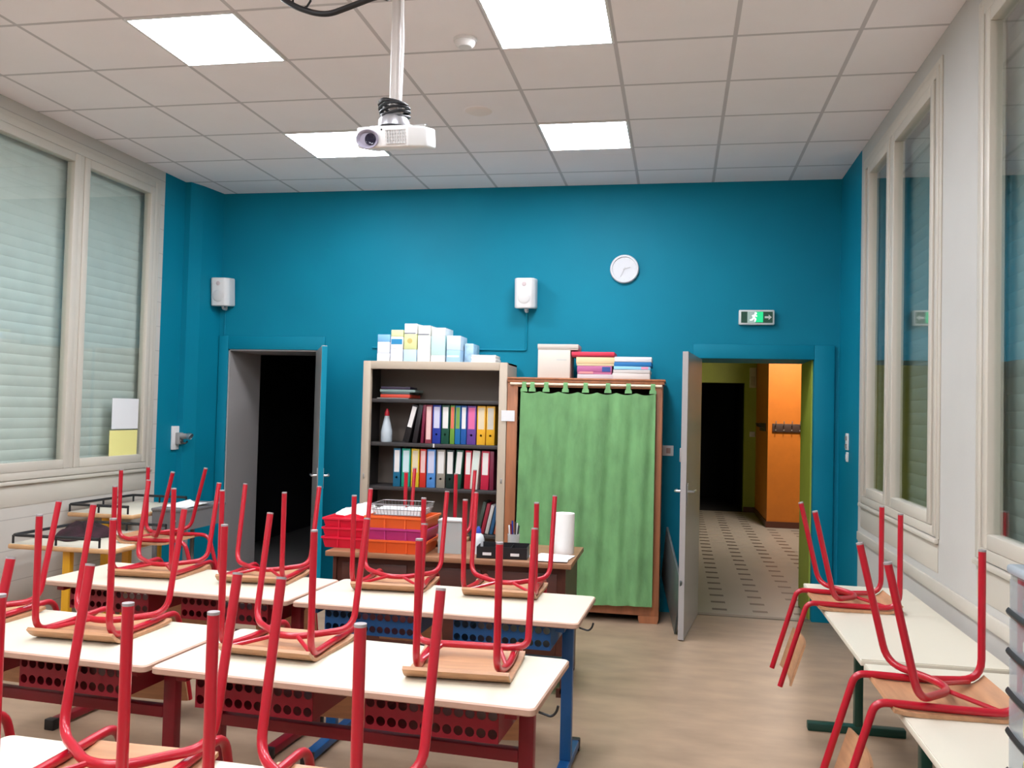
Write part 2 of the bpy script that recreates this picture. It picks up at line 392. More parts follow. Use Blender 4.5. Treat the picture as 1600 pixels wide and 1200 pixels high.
# corridor lamp (warm)
t = thing('corridor_ceiling_lamp', 'round warm ceiling lamp in the corridor beyond the right doorway', 'light', (1.6, 12.2, 3.1))
MB().lathe([(0.02, -0.07), (0.15, -0.06), (0.19, -0.03), (0.19, 0)], 24).build('shade', mat('warm_diffuser', (255, 240, 215), 0.5, emit=(255, 238, 222), es=44.0), t)
MB().lathe([(0.2, -0.025), (0.205, -0.02), (0.205, 0)], 24).build('rim', WHITE, t)
# smoke detector and flush speaker
t = thing('smoke_detector', 'white domed smoke detector on the ceiling beside the top light panel', 'detector', (-1.108, 4.332, CEIL))
MB().lathe([(0.015, -0.045), (0.035, -0.043), (0.05, -0.03), (0.055, -0.012)], 24).build('dome', WHITE, t)
MB().lathe([(0.06, -0.014), (0.062, -0.01), (0.062, 0)], 24).build('base', WHITE, t)
t = thing('ceiling_speaker', 'flush round disc in the ceiling tile right of the projector', 'detector', (-1.279, 5.396, CEIL))
MB().lathe([(0.02, -0.012), (0.07, -0.010), (0.085, -0.004), (0.088, 0)], 28).build('disc', mat('ceiling_disc', (240, 232, 228), 0.8), t)
MB().lathe([(0.092, -0.003), (0.096, 0)], 28).build('rim', CEILM, t)

# ------------------------------------------------------------------ chairs (upturned on desks)
# local frame: z=0 desk top, y=0 front legs, +y towards the backrest, legs point up
CH = {}
def chair_meshes(fw):
    """first call for a front width builds the chair; later calls copy it"""
    root = bpy.data.objects.new('upturned_chair', None); COL.objects.link(root); root.empty_display_size = 0.1
    rw = 0.203; hf = fw/2; rx = 0.150; leg = 0.45; hg = 0.0 if fw > 0.3405 else 0.045
    def seat(u, v):                       # u across, v front..back
        y = -0.012 + 0.36*v; x = (u-0.5)*(0.345 + 0.02*v)
        if y < 0.05: z = 0.036*((0.05-y)/0.062)**2.0
        else: z = 0.0 + 0.010*max(0, (y-0.27)/0.08)**2
        return (x, y, 0.0065+z)
    MB().grid(seat, 10, 22, 0.012).build('seat', PLY, root)
    for s in (-1, 1):
        b = MB()
        b.tube([(s*hf, 0.0, leg), (s*hf, 0.0, 0.055), (s*(hf+rx)/2, 0.09, 0.026), (s*rx, 0.17, 0.024), (s*rx, 0.33, 0.028), (s*rx, 0.395+hg, 0.027), (s*rx, 0.51+hg, -0.36)] if fw < 0.3 else
               [(s*hf, 0.0, leg), (s*hf, 0.0, 0.030), (s*rx, 0.20, 0.024), (s*rx, 0.33, 0.028), (s*rx, 0.395+hg, 0.027), (s*rx, 0.51+hg, -0.36)], 0.0121, 12, 0.068, 6)
        b.build('side_frame', RED, root)
    if fw < 0.29: mid = [(-0.14, 0.275, 0.050), (0.14, 0.275, 0.050)]
    else: mid = [(-0.045, 0.160, 0.046), (0.045, 0.160, 0.046)]
    b = MB(); b.tube([(-rw, 0.375, leg), (-rw+0.005, 0.285, 0.058)] + mid + [(rw-0.005, 0.285, 0.058), (rw, 0.375, leg)], 0.0121, 12, 0.06, 6)
    b.build('rear_leg_frame', RED, root)
    for s in (-1, 1):
        MB().tube([(s*0.10, 0.275, 0.048), (s*0.148, 0.12, 0.026)] if fw < 0.29 else [(s*0.035, 0.165, 0.046), (s*0.148, 0.045, 0.027)], 0.0075, 8).build('brace', RED, root)
    caps = [(-hf, 0, 0), (hf, 0, 0), (-rw, 0.375, 1), (rw, 0.375, 1)]
    for (x, y, k) in caps:
        d = Vector((0, 0.09, 0.395)).normalized() if k else Vector((0, 0, 1)); p = Vector((x, y, leg))
        MB().tube([p-d*0.002, p+d*0.002, p+d*0.004], 0.0124, 12).build('leg_cap', CAP, root)
    def back(u, v):
        z = -0.16-0.19*v; y = 0.43+hg+(-0.16-z)*0.32 - 0.014 - 0.02*math.cos((u-0.5)*PI)**2*0 - 0.016*(1-(2*u-1)**2)
        return ((u-0.5)*0.34, y-0.01, z)
    MB().grid(back, 12, 6, 0.010).build('backrest', PLY, root)
    return root
def chair(x, y, z, rot, fw, label):
    if fw in CH: o = copy_tree(CH[fw])
    else: o = chair_meshes(fw); CH[fw] = o
    relabel(o, label, (x, y, z), R(rot)); o['category'] = 'chair'; o['group'] = 'red chairs upturned on the tables'
    return o
TZ = 0.72
CHAIRS = [
 (-1.265, 1.66, TZ, 1, 0.30, 'red upturned chair on the nearest desk row, left one with its legs whole in view'),
 (-0.752, 1.635, TZ, -2, 0.315, 'red upturned chair on the nearest desk row, cut by the bottom edge at centre'),
 (-1.93, 1.68, TZ, 0, 0.315, 'red upturned chair on the nearest row, mostly out of view at the left edge'),
 (-0.680, 2.752, TZ, 3, 0.262, 'red upturned chair on the right end of the middle desk row'),
 (-1.372, 2.826, TZ, -3, 0.34, 'red upturned chair left of centre on the middle row, beside the desk joint'),
 (-2.130, 2.845, TZ, 0, 0.30, 'red upturned chair on the right half of the left desk in the middle row'),
 (-2.73, 2.89, TZ, 0, 0.315, 'red upturned chair on the middle row cut by the left edge'),
 (-2.588, 3.955, TZ, 2, 0.315, 'red upturned chair on the far left end of the back desk row'),
 (-2.022, 3.985, TZ, 4, 0.315, 'red upturned chair on the back row in front of the dark left doorway'),
 (-1.340, 4.01, TZ, 3, 0.34, 'red upturned chair on the back row in front of the orange trays'),
 (-0.802, 4.03, TZ, 0, 0.34, 'red upturned chair on the right end of the back desk row'),
 (0.992, 4.40, TZ, 91, 0.341, 'red upturned chair on the far end of the right wall table'),
 (0.992, 2.97, TZ, 90, 0.341, 'red upturned chair on the near right wall table beside the drawer tower'),
 (-3.395, 5.08, TZ, -88, 0.30, 'red upturned chair on the yellow legged table by the left window'),
 (-1.485, 5.24, 0.75, 2, 0.315, 'red upturned chair on the teacher desk behind the coloured trays'),
]
for c in CHAIRS: chair(*c)

# ------------------------------------------------------------------ desks
def perforated(b, x0, x1, z0, z1, y, nx, nz, r):
    """front plate with round holes, in the xz plane at y"""
    cw, chh = (x1-x0)/nx, (z1-z0)/nz; n = 12
    for i in range(nx):
        for j in range(nz):
            cx, cz = x0+cw*(i+0.5), z0+chh*(j+0.5)
            for yy, flip in ((y, False), (y+0.0025, True)):
                vs = []; fs = []
                for k in range(n):
                    a = 2*PI*(k+0.5)/n; ca, sa = math.cos(a), math.sin(a); m_ = max(abs(ca)/(cw/2), abs(sa)/(chh/2))
                    vs.append((cx+ca*r, yy, cz+sa*r)); vs.append((cx+ca/m_, yy, cz+sa/m_))
                for k in range(n):
                    q = (2*k, 2*k+1, (2*k+3) % (2*n), (2*k+2) % (2*n)); fs.append(tuple(reversed(q)) if not flip else q)
                b.add(vs, fs)
                # corner squares are closed by the polygon between the two rim points next to each corner
                for k in range(n):
                    a0, a1 = 2*PI*(k+0.5)/n, 2*PI*(k+1.5)/n
                    for c in ((1, 1), (-1, 1), (-1, -1), (1, -1)):
                        an = math.atan2(c[1]*chh, c[0]*cw) % (2*PI)
                        if a0 < an < a1 or a0 < an+2*PI < a1:
                            p = []
                            for a in (a0, a1):
                                ca, sa = math.cos(a), math.sin(a); m_ = max(abs(ca)/(cw/2), abs(sa)/(chh/2)); p.append((cx+ca/m_, yy, cz+sa/m_))
                            p.insert(1, (cx+c[0]*cw/2, yy, cz+c[1]*chh/2)); b.add(p, [(0, 1, 2) if flip else (2, 1, 0)])
DESK = {}
def pupil_desk(x, y, rot, L, D, metal, label, group, hook=False, bins=True):
    """root at the middle of the desk on the floor; length along local x, pupils' side +y"""
    t = thing('pupil_desk', label, 'desk', (x, y, 0), R(rot), group)
    tb = MB(); rad = 0.02; pts = []
    for (cx, cy, a0) in ((L/2-rad, -D/2+rad, -90), (L/2-rad, D/2-rad, 0), (-L/2+rad, D/2-rad, 90), (-L/2+rad, -D/2+rad, 180)):
        for k in range(5): a = R(a0+90*k/4); pts.append((cx+rad*math.cos(a), cy+rad*math.sin(a)))
    n = len(pts)
    ins = [(p[0]*(1-0.005/(L/2)), p[1]*(1-0.005/(D/2))) for p in pts]
    vs = [(p[0], p[1], TZ-0.0005) for p in ins]+[(p[0], p[1], TZ-0.005) for p in pts]+[(p[0], p[1], TZ-0.021) for p in pts]+[(p[0], p[1], TZ-0.025) for p in ins]
    fs0 = [tuple(range(n))]; fs1 = []
    for r_ in range(3):
        for i in range(n): fs1.append((r_*n+i, (r_+1)*n+i, (r_+1)*n+(i+1) % n, r_*n+(i+1) % n))
    fs1.append(tuple(range(4*n-1, 3*n-1, -1)))
    tb.add(vs, fs0); tb.cur = 1; tb.add(vs, fs1)
    tb.build('tabletop', [TOP, EDGE], t)
    for s in (-1, 1):
        lx = s*(L/2-0.085)
        f = MB(); f.box((lx-0.025, -0.02, 0.05), (lx+0.025, 0.02, TZ-0.055), 0.004); f.box((lx-0.02, -D/2+0.05, TZ-0.055), (lx+0.02, D/2-0.05, TZ-0.025), 0.004)
        lg = f.build('leg', metal, t)
        g = MB(); g.box((lx-0.025, -D/2+0.03, 0.012), (lx+0.025, D/2-0.03, 0.05), 0.006); ft = g.build('foot', metal, t)
        for q in (-1, 1):
            MB().box((lx-0.027, q*(D/2-0.03)-0.02, 0.0), (lx+0.027, q*(D/2-0.03)+0.02, 0.053), 0.005).build('foot_cap', BLACK, ft)
    MB().box((-L/2+0.11, -0.02, 0.455), (L/2-0.11, 0.02, 0.495), 0.004).build('crossbar', metal, t)
    if bins:
        for s in (-1, 1):
            x0, x1 = (-L/2+0.135, -0.09) if s < 0 else (0.09, L/2-0.125)
            yb = -D/2+0.06; b = MB()
            perforated(b, x0, x1, 0.583, TZ-0.027, yb, 12, 2 if True else 3, 0.0155)
            b.box((x0, yb+0.004, 0.583), (x1, D/2-0.12, 0.587)); b.box((x0, yb+0.004, 0.587), (x0+0.003, D/2-0.12, TZ-0.027)); b.box((x1-0.003, yb+0.004, 0.587), (x1, D/2-0.12, TZ-0.027))
            b.build('book_bin', metal, t, smooth=False)
    if hook:
        MB().tube([(L/2-0.01, -D/2+0.10, TZ-0.04), (L/2+0.03, -D/2+0.10, TZ-0.05), (L/2+0.045, -D/2+0.10, TZ-0.035), (L/2+0.05, -D/2+0.10, TZ-0.015)], 0.004, 8, 0.01).build('bag_hook', BLACK, t)
    return t
def desk_from(p0, p1, D, metal, label, group, **k):
    """front edge from p0 (left) to p1 (right)"""
    p0, p1 = Vector(p0), Vector(p1); d = p1-p0; L = d.length; a = math.atan2(d.y, d.x); n = Vector((-d.y, d.x))/L
    c = (p0+p1)/2 + n*D/2
    return pupil_desk(c.x, c.y, math.degrees(a), L-0.006, D, metal, label, group, **k)
G = 'cream topped two seat pupil desks'
desk_from((-1.70, 2.66), (-0.392, 2.572), 0.555, DKRED, 'red framed pupil desk on the right of the middle row with perforated bins', G, hook=True)
desk_from((-3.00, 2.745), (-1.712, 2.66), 0.555, DKRED, 'red framed pupil desk on the left of the middle row', G)
desk_from((-1.68, 3.703), (-0.385, 3.655), 0.575, BLUEM, 'blue framed pupil desk at the right of the back row', G, hook=True)
desk_from((-3.04, 3.80), (-1.70, 3.704), 0.54, DKRED, 'red framed pupil desk at the left of the back row', G)
desk_from((-1.72, 1.51), (-0.44, 1.46), 0.53, DKRED, 'cream pupil desk at the bottom centre of the photo, nearest the camera', G)
desk_from((-3.02, 1.58), (-1.735, 1.51), 0.53, DKRED, 'cream pupil desk cut by the bottom left corner of the photo', G)

def wall_table(y0, y1, label):
    x0, x1 = 0.672, 1.185
    t = thing('wall_table', label, 'table', ((x0+x1)/2, (y0+y1)/2, 0), 0, 'white topped tables along the right wall')
    W, L = (x1-x0)/2, (y1-y0)/2
    b = MB(); b.box((-W, -L, TZ-0.024), (W, L, TZ-0.003), 0.003); b.box((-W+0.003, -L+0.003, TZ-0.006), (W-0.003, L-0.003, TZ-0.0005)); b.build('tabletop', [CREAMTABLE], t)
    for s in (-1, 1):
        yy = s*(L-0.13)
        f = MB(); f.box((-0.02, yy-0.025, 0.04), (0.02, yy+0.025, TZ-0.06), 0.004); f.box((-W+0.05, yy-0.02, TZ-0.06), (W-0.05, yy+0.02, TZ-0.024), 0.004); f.build('leg', GREENM, t)
        MB().box((-W+0.01, yy-0.025, 0.0), (W-0.03, yy+0.025, 0.042), 0.006).build('foot', GREENM, t)
    MB().box((-0.02, -L+0.15, 0.40), (0.02, L-0.15, 0.44), 0.004).build('crossbar', GREENM, t)
    return t
wall_table(3.415, 4.90, 'white topped table with green legs along the right wall, farther one')
wall_table(1.87, 3.36, 'white topped table along the right wall, nearer one holding the drawer tower')

# left tables with a black rail
def railed_table(x0, x1, y0, y1, z, legm, label, rail):
    t = thing('railed_table', label, 'table', ((x0+x1)/2, (y0+y1)/2, 0), 0, 'tables with black rails by the left window')
    W, L = (x1-x0)/2, (y1-y0)/2
    b = MB(); b.box((-W, -L, z-0.032), (W, L, z-0.002), 0.01, 3); b.build('tabletop_edge', WOODEDGE, t)
    MB().box((-W+0.008, -L+0.008, z-0.004), (W-0.008, L-0.008, z), 0.0015).build('tabletop', CREAMTABLE, t)
    for s in (-1, 1):
        f = MB(); f.box((-0.025, s*(L-0.08)-0.02, 0.04), (0.025, s*(L-0.08)+0.02, z-0.032), 0.004); f.build('leg', legm, t)
        g = MB(); g.box((-W+0.04, s*(L-0.08)-0.025, 0.0), (W-0.04, s*(L-0.08)+0.025, 0.042), 0.008); g.build('foot', legm, t)
    MB().box((-0.02, -L+0.1, z-0.30), (0.02, L-0.1, z-0.26), 0.004).build('crossbar', legm, t)
    rx0, rx1, ry0, ry1 = rail
    r = MB(); zt = z+0.05
    r.tube([(rx1, ry0, zt), (rx0, ry0, zt), (rx0, ry1, zt), (rx1, ry1, zt)], 0.011, 8, 0.03, flat=(0.9, 1.3))
    for (px, py) in ((rx0, ry0), (rx1, ry0), ((rx0+rx1)/2, ry0), (rx0, (ry0+ry1)/2), (rx0, ry1), ((rx0+rx1)/2, ry1), (rx1, ry1)):
        r.tube([(px, py, z-0.002), (px, py, zt)], 0.007, 8)
    r.build('guard_rail', BLACK, t)
    return t
railed_table(-3.97, -3.255, 4.69, 5.43, 0.72, YELLOWM, 'cream table with black rail and yellow leg, nearer one by the left window', (-0.335, 0.25, -0.35, 0.34))
railed_table(-4.16, -3.655, 5.46, 6.25, 0.82, YELLOWM, 'cream table with black rail farther back in the left corner', (-0.25, 0.2, -0.37, 0.36))
# dark jacket heap on the nearer railed table
def heap(u, v):
    a = 2*PI*u; r = math.sin(v*PI/2)
    rr = 1+0.22*math.sin(3*a+1)+0.12*math.sin(7*a)
    x = 0.155*r*rr*math.cos(a); y = 0.17*r*rr*math.sin(a)
    z = 0.075*(1-r**2.2)*(1+0.35*math.sin(2*a+0.6)*r) + 0.018*math.sin(19*x+2)*math.cos(23*y)*(1-r) + 0.012*math.sin(5*a+9*r)*r*(1-r)*4
    return (x, y, 0.004+max(0, z))
cl = MB().grid(heap, 40, 12, 0.006)
tag(cl.build('jacket', mat('maroon_cloth', (44, 20, 28), 0.9, var=0.35, scale=14, bump=0.4), loc=(-3.74, 5.06, 0.7205), rot=(0, 0, 0.3)), 'crumpled dark maroon jacket lying on the railed table', 'jacket')

# grey metal stand with papers
t = thing('metal_stand', 'small grey metal stand with deep apron by the blue left wall', 'stand', (-3.505, 5.93, 0))
GM = mat('stand_grey', (112, 112, 114), 0.5)
b = MB(); b.box((-0.13, -0.27, 0.70), (0.13, -0.262, 0.83)); b.box((-0.13, 0.262, 0.70), (0.13, 0.27, 0.83)); b.box((-0.13, -0.262, 0.70), (-0.122, 0.262, 0.83)); b.box((0.122, -0.262, 0.70), (0.13, 0.262, 0.83)); b.build('apron', GM, t)
MB().box((-0.135, -0.28, 0.83), (0.135, 0.28, 0.85), 0.005).build('top', GM, t)
for sx in (-1, 1):
    for sy in (-1, 1): MB().box((sx*0.1175-0.0125, sy*0.245-0.0125, 0), (sx*0.1175+0.0125, sy*0.245+0.0125, 0.70), 0.003).build('leg', GM, t)
for (x, z) in ((0.05, 0.765), (0.12, 0.745)):
    MB().tube([(x, -0.27, z), (x, -0.285, z)], 0.008, 10).build('knob', WHITE, t)
for k, (x, y, r_, lab) in enumerate(((-3.525, 5.94, 0.2, 'loose white paper on the left of the grey metal stand'), (-3.48, 5.86, -0.15, 'curled white paper on the right of the grey metal stand'))):
    def pf(u, v, k=k): return ((u-0.5)*0.21, (v-0.5)*0.297, 0.001+0.025*k*abs(u-0.5)**2*v*4)
    tag(MB().grid(pf, 8, 8, 0.0015).build('paper_sheet', PAPER, loc=(x, y, 0.851+k*0.002), rot=(0, 0, r_)), lab, 'paper')

# ------------------------------------------------------------------ teacher's desk and what stands on it
TDH = 0.75
t = thing('teacher_desk', 'dark brown wooden teacher desk with lighter top behind the desk rows', 'desk', (-1.29, 5.22, 0))
b = MB(); b.box((-0.725, -0.33, TDH-0.03), (0.725, 0.33, TDH), 0.004); b.build('tabletop', TDTOP, t)
MB().box((-0.69, -0.29, 0.02), (-0.67, 0.30, TDH-0.03)).build('side_panel', TDWOOD, t)
MB().box((0.67, -0.29, 0.02), (0.69, 0.30, TDH-0.03)).build('side_panel', TDWOOD, t)
MB().box((-0.67, -0.27, 0.12), (0.67, -0.25, TDH-0.03)).build('front_panel', TDWOOD, t)
for s in (-1, 1):
    for sy in (-1, 1): MB().box((s*0.67-0.02, sy*0.27-0.02, 0), (s*0.67+0.02, sy*0.27+0.02, 0.05)).build('foot', TDWOOD, t)
for x0, x1 in ((-0.64, -0.24), (-0.2, 0.2), (0.24, 0.64)):
    MB().box((x0, -0.278, 0.16), (x1, -0.268, 0.68), 0.004).build('inset_panel', TDWOOD, t)

def tray(name, col, w, d, h, loc, rz, label, group, rim=0.012):
    m = mat('plastic_%d_%d_%d' % col, col, 0.35)
    b = MB(); th = 0.003; tp = 0.90
    def ring(z, k, off): return [(sx*(w/2*k-off), sy*(d/2*k-off), z) for sx, sy in ((-1, -1), (1, -1), (1, 1), (-1, 1))]
    rows = [ring(0, tp, 0), ring(h-0.012, 0.98, 0), ring(h-0.012, 1.0, -rim*0.3), ring(h, 1.0, -rim*0.3), ring(h, 1.0, th*2), ring(0.004, tp, th)]
    vs = [v for r_ in rows for v in r_]; fs = [(3, 2, 1, 0)]
    for i in range(len(rows)-1):
        for k in range(4): fs.append((i*4+k, i*4+(k+1) % 4, (i+1)*4+(k+1) % 4, (i+1)*4+k))
    q = (len(rows)-1)*4; fs.append((q, q+1, q+2, q+3)); b.add(vs, fs)
    for sx in (-0.17, 0.17):                          # ribs on the front
        b.box((sx*w-0.004, -d/2*0.97-0.004, 0.008), (sx*w+0.004, -d/2*0.93, h-0.014))
    o = b.build(name, m, smooth=False, loc=loc, rot=(0, 0, rz)); return tag(o, label, 'tray', group)
for k, nm in enumerate(('bottom', 'middle', 'top')):
    tray('plastic_tray', (222, 26, 58), 0.305, 0.34, 0.066, (-1.93, 5.17, TDH+0.0005+k*0.057), R(-1+k), 'red plastic tray, %s one of the stack on the teacher desk' % nm, 'red trays')
def crumple(u, v):
    a = 2*PI*u; r = math.sin(v*PI/2); rr = 1+0.2*math.sin(4*a)+0.1*math.sin(9*a+1)+0.05*math.sin(17*a+2)
    return (0.12*r*rr*math.cos(a), 0.10*r*rr*math.sin(a), 0.060*(1-r*r)*(1+0.5*math.cos(a)*r)+0.020*math.sin(6*a+8*r)*(1-r)*r*2+0.010*math.sin(11*a-13*r)*(1-r)+0.02*r*math.cos(2*a)**2)
tag(MB().grid(crumple, 36, 10, 0.003).build('plastic_bag', mat('white_bag', (236, 234, 230), 0.4), loc=(-1.91, 5.17, TDH+0.182)), 'crumpled white plastic bag heaped in the top red tray', 'bag')
for k, (c, nm) in enumerate((((236, 96, 40), 'lower orange'), ((186, 50, 120), 'magenta'), ((238, 104, 44), 'upper orange'))):
    tray('plastic_tray', c, 0.37, 0.30, 0.078, (-1.595, 5.055, TDH+0.0005+k*0.068), R(2-2*k), '%s plastic tray in the mixed stack beside the red trays' % nm, 'orange and magenta trays')
# wire basket with papers
t = thing('wire_basket', 'grey wire letter basket on top of the orange tray stack', 'basket', (-1.60, 5.055, TDH+0.216), R(2))
wm = mat('wire_grey', (150, 150, 150), 0.4, metal=0.6)
b = MB()
for z, k in ((0.004, 0.9), (0.035, 0.96), (0.065, 1.0)):
    b.tube([(-0.16*k, -0.13*k, z), (0.16*k, -0.13*k, z), (0.16*k, 0.13*k, z), (-0.16*k, 0.13*k, z)], 0.0025, 6, closed=True)
for i in range(15):
    x = -0.15+0.3*i/14
    for s in (-1, 1): b.tube([(x*0.9, s*0.117, 0.004), (x, s*0.13, 0.065)], 0.0015, 5)
for i in range(11):
    y = -0.12+0.24*i/10
    for s in (-1, 1): b.tube([(s*0.144, y*0.9, 0.004), (s*0.16, y, 0.065)], 0.0015, 5)
b.build('wire_frame', wm, t)
MB().box((-0.14, -0.11, 0.001), (0.14, 0.11, 0.003)).build('base', wm, t)
for k, (dx, dy, a, tl) in enumerate(((-0.075, 0.0, 3, 0.35), (0.072, 0.0, -3, 0.0))):
    o = MB().box((-0.066, -0.09, 0), (0.066, 0.09, 0.03)).build('paper_stack', PAPER, loc=(-1.60+dx, 5.055+dy, TDH+0.22+0.035*k*0), rot=(0, 0, R(a)))
    tag(o, ('stack of white papers in the left half of the wire basket', 'stack of white papers in the right half of the wire basket')[k], 'paper', 'paper stacks in the wire basket')
# clear jars, bottle, organiser, pencil pot, paper roll, papers
CLEAR = mat('clear_plastic', (206, 214, 212), 0.15, alpha=0.45)
t = thing('plastic_box', 'tall clear plastic box right of the orange trays on the teacher desk', 'box', (-1.30, 5.085, TDH))
b = MB(); b.box((-0.07, -0.06, 0.0), (0.07, -0.057, 0.19)); b.box((-0.07, 0.057, 0), (0.07, 0.06, 0.19)); b.box((-0.07, -0.057, 0), (-0.067, 0.057, 0.19)); b.box((0.067, -0.057, 0), (0.07, 0.057, 0.19)); b.box((-0.067, -0.057, 0), (0.067, 0.057, 0.003)); b.build('body', CLEAR, t, smooth=False)
MB().box((-0.074, -0.064, 0.185), (0.074, 0.064, 0.198), 0.004).build('lid', mat('lid_grey', (196, 200, 198), 0.4), t)
t = thing('glue_bottle', 'white glue bottle with blue cap on the teacher desk', 'bottle', (-1.14, 5.08, TDH))
MB().lathe([(0.033, 0), (0.036, 0.01), (0.036, 0.085), (0.028, 0.11), (0.014, 0.122)], 20).build('body', mat('bottle_white', (216, 220, 224), 0.4), t)
MB().lathe([(0.016, 0.122), (0.017, 0.135), (0.009, 0.155), (0.007, 0.16)], 16).build('cap', mat('blue_cap', (50, 80, 180), 0.4), t)
t = thing('desk_organiser', 'black desk organiser tray with white stickers on the teacher desk', 'organiser', (-0.975, 5.01, TDH), R(4))
b = MB(); b.box((-0.145, -0.07, 0), (0.145, 0.07, 0.004)); b.box((-0.145, -0.07, 0), (0.145, -0.066, 0.066)); b.box((-0.145, 0.066, 0), (0.145, 0.07, 0.075))
for x in (-0.145, -0.04, 0.05, 0.141): b.box((x, -0.066, 0.004), (x+0.004, 0.066, 0.066))
b.build('body', BLACK, t)
for x in (-0.11, 0.05): MB().box((x, -0.0715, 0.018), (x+0.05, -0.0702, 0.034)).build('sticker', WHITE, t)
t = thing('pencil_pot', 'clear pot of pens behind the black organiser', 'pot', (-0.965, 5.28, TDH))
MB().lathe([(0.034, 0), (0.036, 0.002), (0.038, 0.1), (0.035, 0.1), (0.033, 0.004)], 20).build('pot', CLEAR, t)
for k in range(6):
    a = k*1.05; c_ = [(60, 60, 66), (236, 236, 236), (40, 60, 150), (236, 236, 236), (120, 30, 40), (50, 50, 50)][k]
    MB().tube([(0.016*math.cos(a), 0.016*math.sin(a), 0.006), (0.03*math.cos(a), 0.03*math.sin(a), 0.15+0.012*(k % 3))], 0.0055, 8).build('pen', mat('pen%d' % k, c_, 0.4), t)
t = thing('paper_towel_roll', 'upright white paper towel roll on the right of the teacher desk', 'paper roll', (-0.655, 5.27, TDH))
MB().lathe([(0.020, 0.0), (0.060, 0.0), (0.0605, 0.002), (0.0605, 0.238), (0.060, 0.24), (0.020, 0.24), (0.019, 0.2)], 32).build('roll', mat('tissue_white', (240, 238, 234), 0.9, bump=0.15, bscale=90), t)
tag(MB().tube([(0, 0, 0.001), (0, 0, 0.236)], 0.018, 16).build('core', mat('card_core', (170, 140, 110), 0.8), t))
for k, (x, y, a) in enumerate(((-0.72, 5.05, 12), (-0.69, 5.09, -8), (-0.70, 5.00, 3))):
    tag(MB().box((-0.105, -0.09, 0), (0.105, 0.09, 0.0025)).build('paper_sheet', PAPER, loc=(x, y, TDH+0.0005+k*0.003), rot=(0, 0, R(a))), ('lowest white sheet at the right end of the teacher desk', 'middle white sheet at the right end of the teacher desk', 'top white sheet at the right end of the teacher desk')[k], 'paper')

# ------------------------------------------------------------------ grey filing cabinet
CX0, CX1, CY0, CY1, CZ = -2.54, -1.335, 6.85, 7.26, 1.98
t = thing('filing_cabinet', 'tall grey metal cabinet of dark shelves filled with binders', 'cabinet', (0, 0, 0))
b = MB(); b.box((CX0, CY0, 0.0), (CX0+0.065, CY0+0.05, CZ), 0.004); b.box((CX1-0.065, CY0, 0), (CX1, CY0+0.05, CZ), 0.004); b.box((CX0+0.065, CY0, CZ-0.065), (CX1-0.065, CY0+0.05, CZ), 0.004); b.box((CX0+0.065, CY0, 0.0), (CX1-0.065, CY0+0.05, 0.08), 0.004)
b.build('front_frame', GREYMETAL, t)
b = MB(); b.box((CX0, CY0+0.05, 0), (CX0+0.012, CY1, CZ)); b.box((CX1-0.012, CY0+0.05, 0), (CX1, CY1, CZ)); b.box((CX0, CY0+0.05, CZ-0.015), (CX1, CY1, CZ)); b.build('carcass', GREYMETAL, t)
b = MB(); b.box((CX0+0.012, CY1-0.015, 0.08), (CX1-0.012, CY1-0.003, CZ-0.015)); b.build('back_panel', CABIN, t)
b = MB(); b.box((CX0+0.012, CY0+0.05, 0.08), (CX0+0.016, CY1-0.015, CZ-0.015)); b.build('inner_side', SHELFM, t)
MB().box((CX1-0.016, CY0+0.05, 0.08), (CX1-0.012, CY1-0.015, CZ-0.015)).build('inner_side', SHELFM, t)
SH = [1.672, 1.315, 0.955, 0.60, 0.25]
for z in SH:
    MB().box((CX0+0.02, CY0+0.055, z-0.03), (CX1-0.02, CY1-0.016, z), 0.003).build('shelf', SHELFM, t)
for x in (CX0+0.03, CX1-0.03): MB().box((x-0.006, CY0-0.006, 1.02), (x+0.006, CY0+0.001, 1.06), 0.002).build('lock', METAL, t)
tag(MB().box((-0.006, -0.003, 0), (0.006, 0.0, 0.03)).build('sticker', WHITE, t, loc=(-1.94, 6.904, 1.285)), None)

def binder(x, z, w, h, col, lab, label, lean=0.0, hole=True, lz=(0.38, 0.95), labcol=None, y=6.935, d=0.275):
    m = mat('binder_%d_%d_%d' % col, col, 0.45)
    t = thing('ring_binder', label, 'binder', (x, y, z+0.0008+w/2*math.sin(R(abs(lean)))), 0, 'binders on the cabinet shelves')
    t.rotation_euler = (0, R(lean), 0)
    b = MB(); b.box((-w/2, 0, 0), (w/2, 0.006, h), 0.002); b.box((-w/2, 0.006, 0), (-w/2+0.003, d, h)); b.box((w/2-0.003, 0.006, 0), (w/2, d, h)); b.build('cover', m, t)
    MB().box((-w/2+0.004, 0.012, 0.006), (w/2-0.004, d-0.01, h-0.02)).build('pages', PAPER, t, smooth=False)
    if lab:
        MB().box((-w*0.36, -0.0012, h*lz[0]), (w*0.36, 0.0, h*lz[1])).build('spine_label', labcol or mat('label_white', (232, 228, 224), 0.7), t, smooth=False)
    if hole:
        MB().lathe([(0.004, -0.0015), (0.009, -0.001), (0.0095, 0.0)], 14, T=Matrix.Translation((0, 0.0, h*0.24)) @ Matrix.Rotation(PI/2, 4, 'X')).build('finger_ring', BLACK, t)
    return t
def bx(px0, px1, Y=6.93):
    """shelf positions were measured across the cabinet opening; returns centre and width in metres"""
    k = (CX1-CX0)/(970.0-62.0)
    return CX0 + (0.5*(px0+px1)-66)*k - 0.03*0, (px1-px0)*k
PINK = mat('label_pink', (232, 196, 190), 0.7); LIL = mat('label_lilac', (206, 206, 228), 0.7); SAND = mat('label_sand', (226, 208, 176), 0.7)
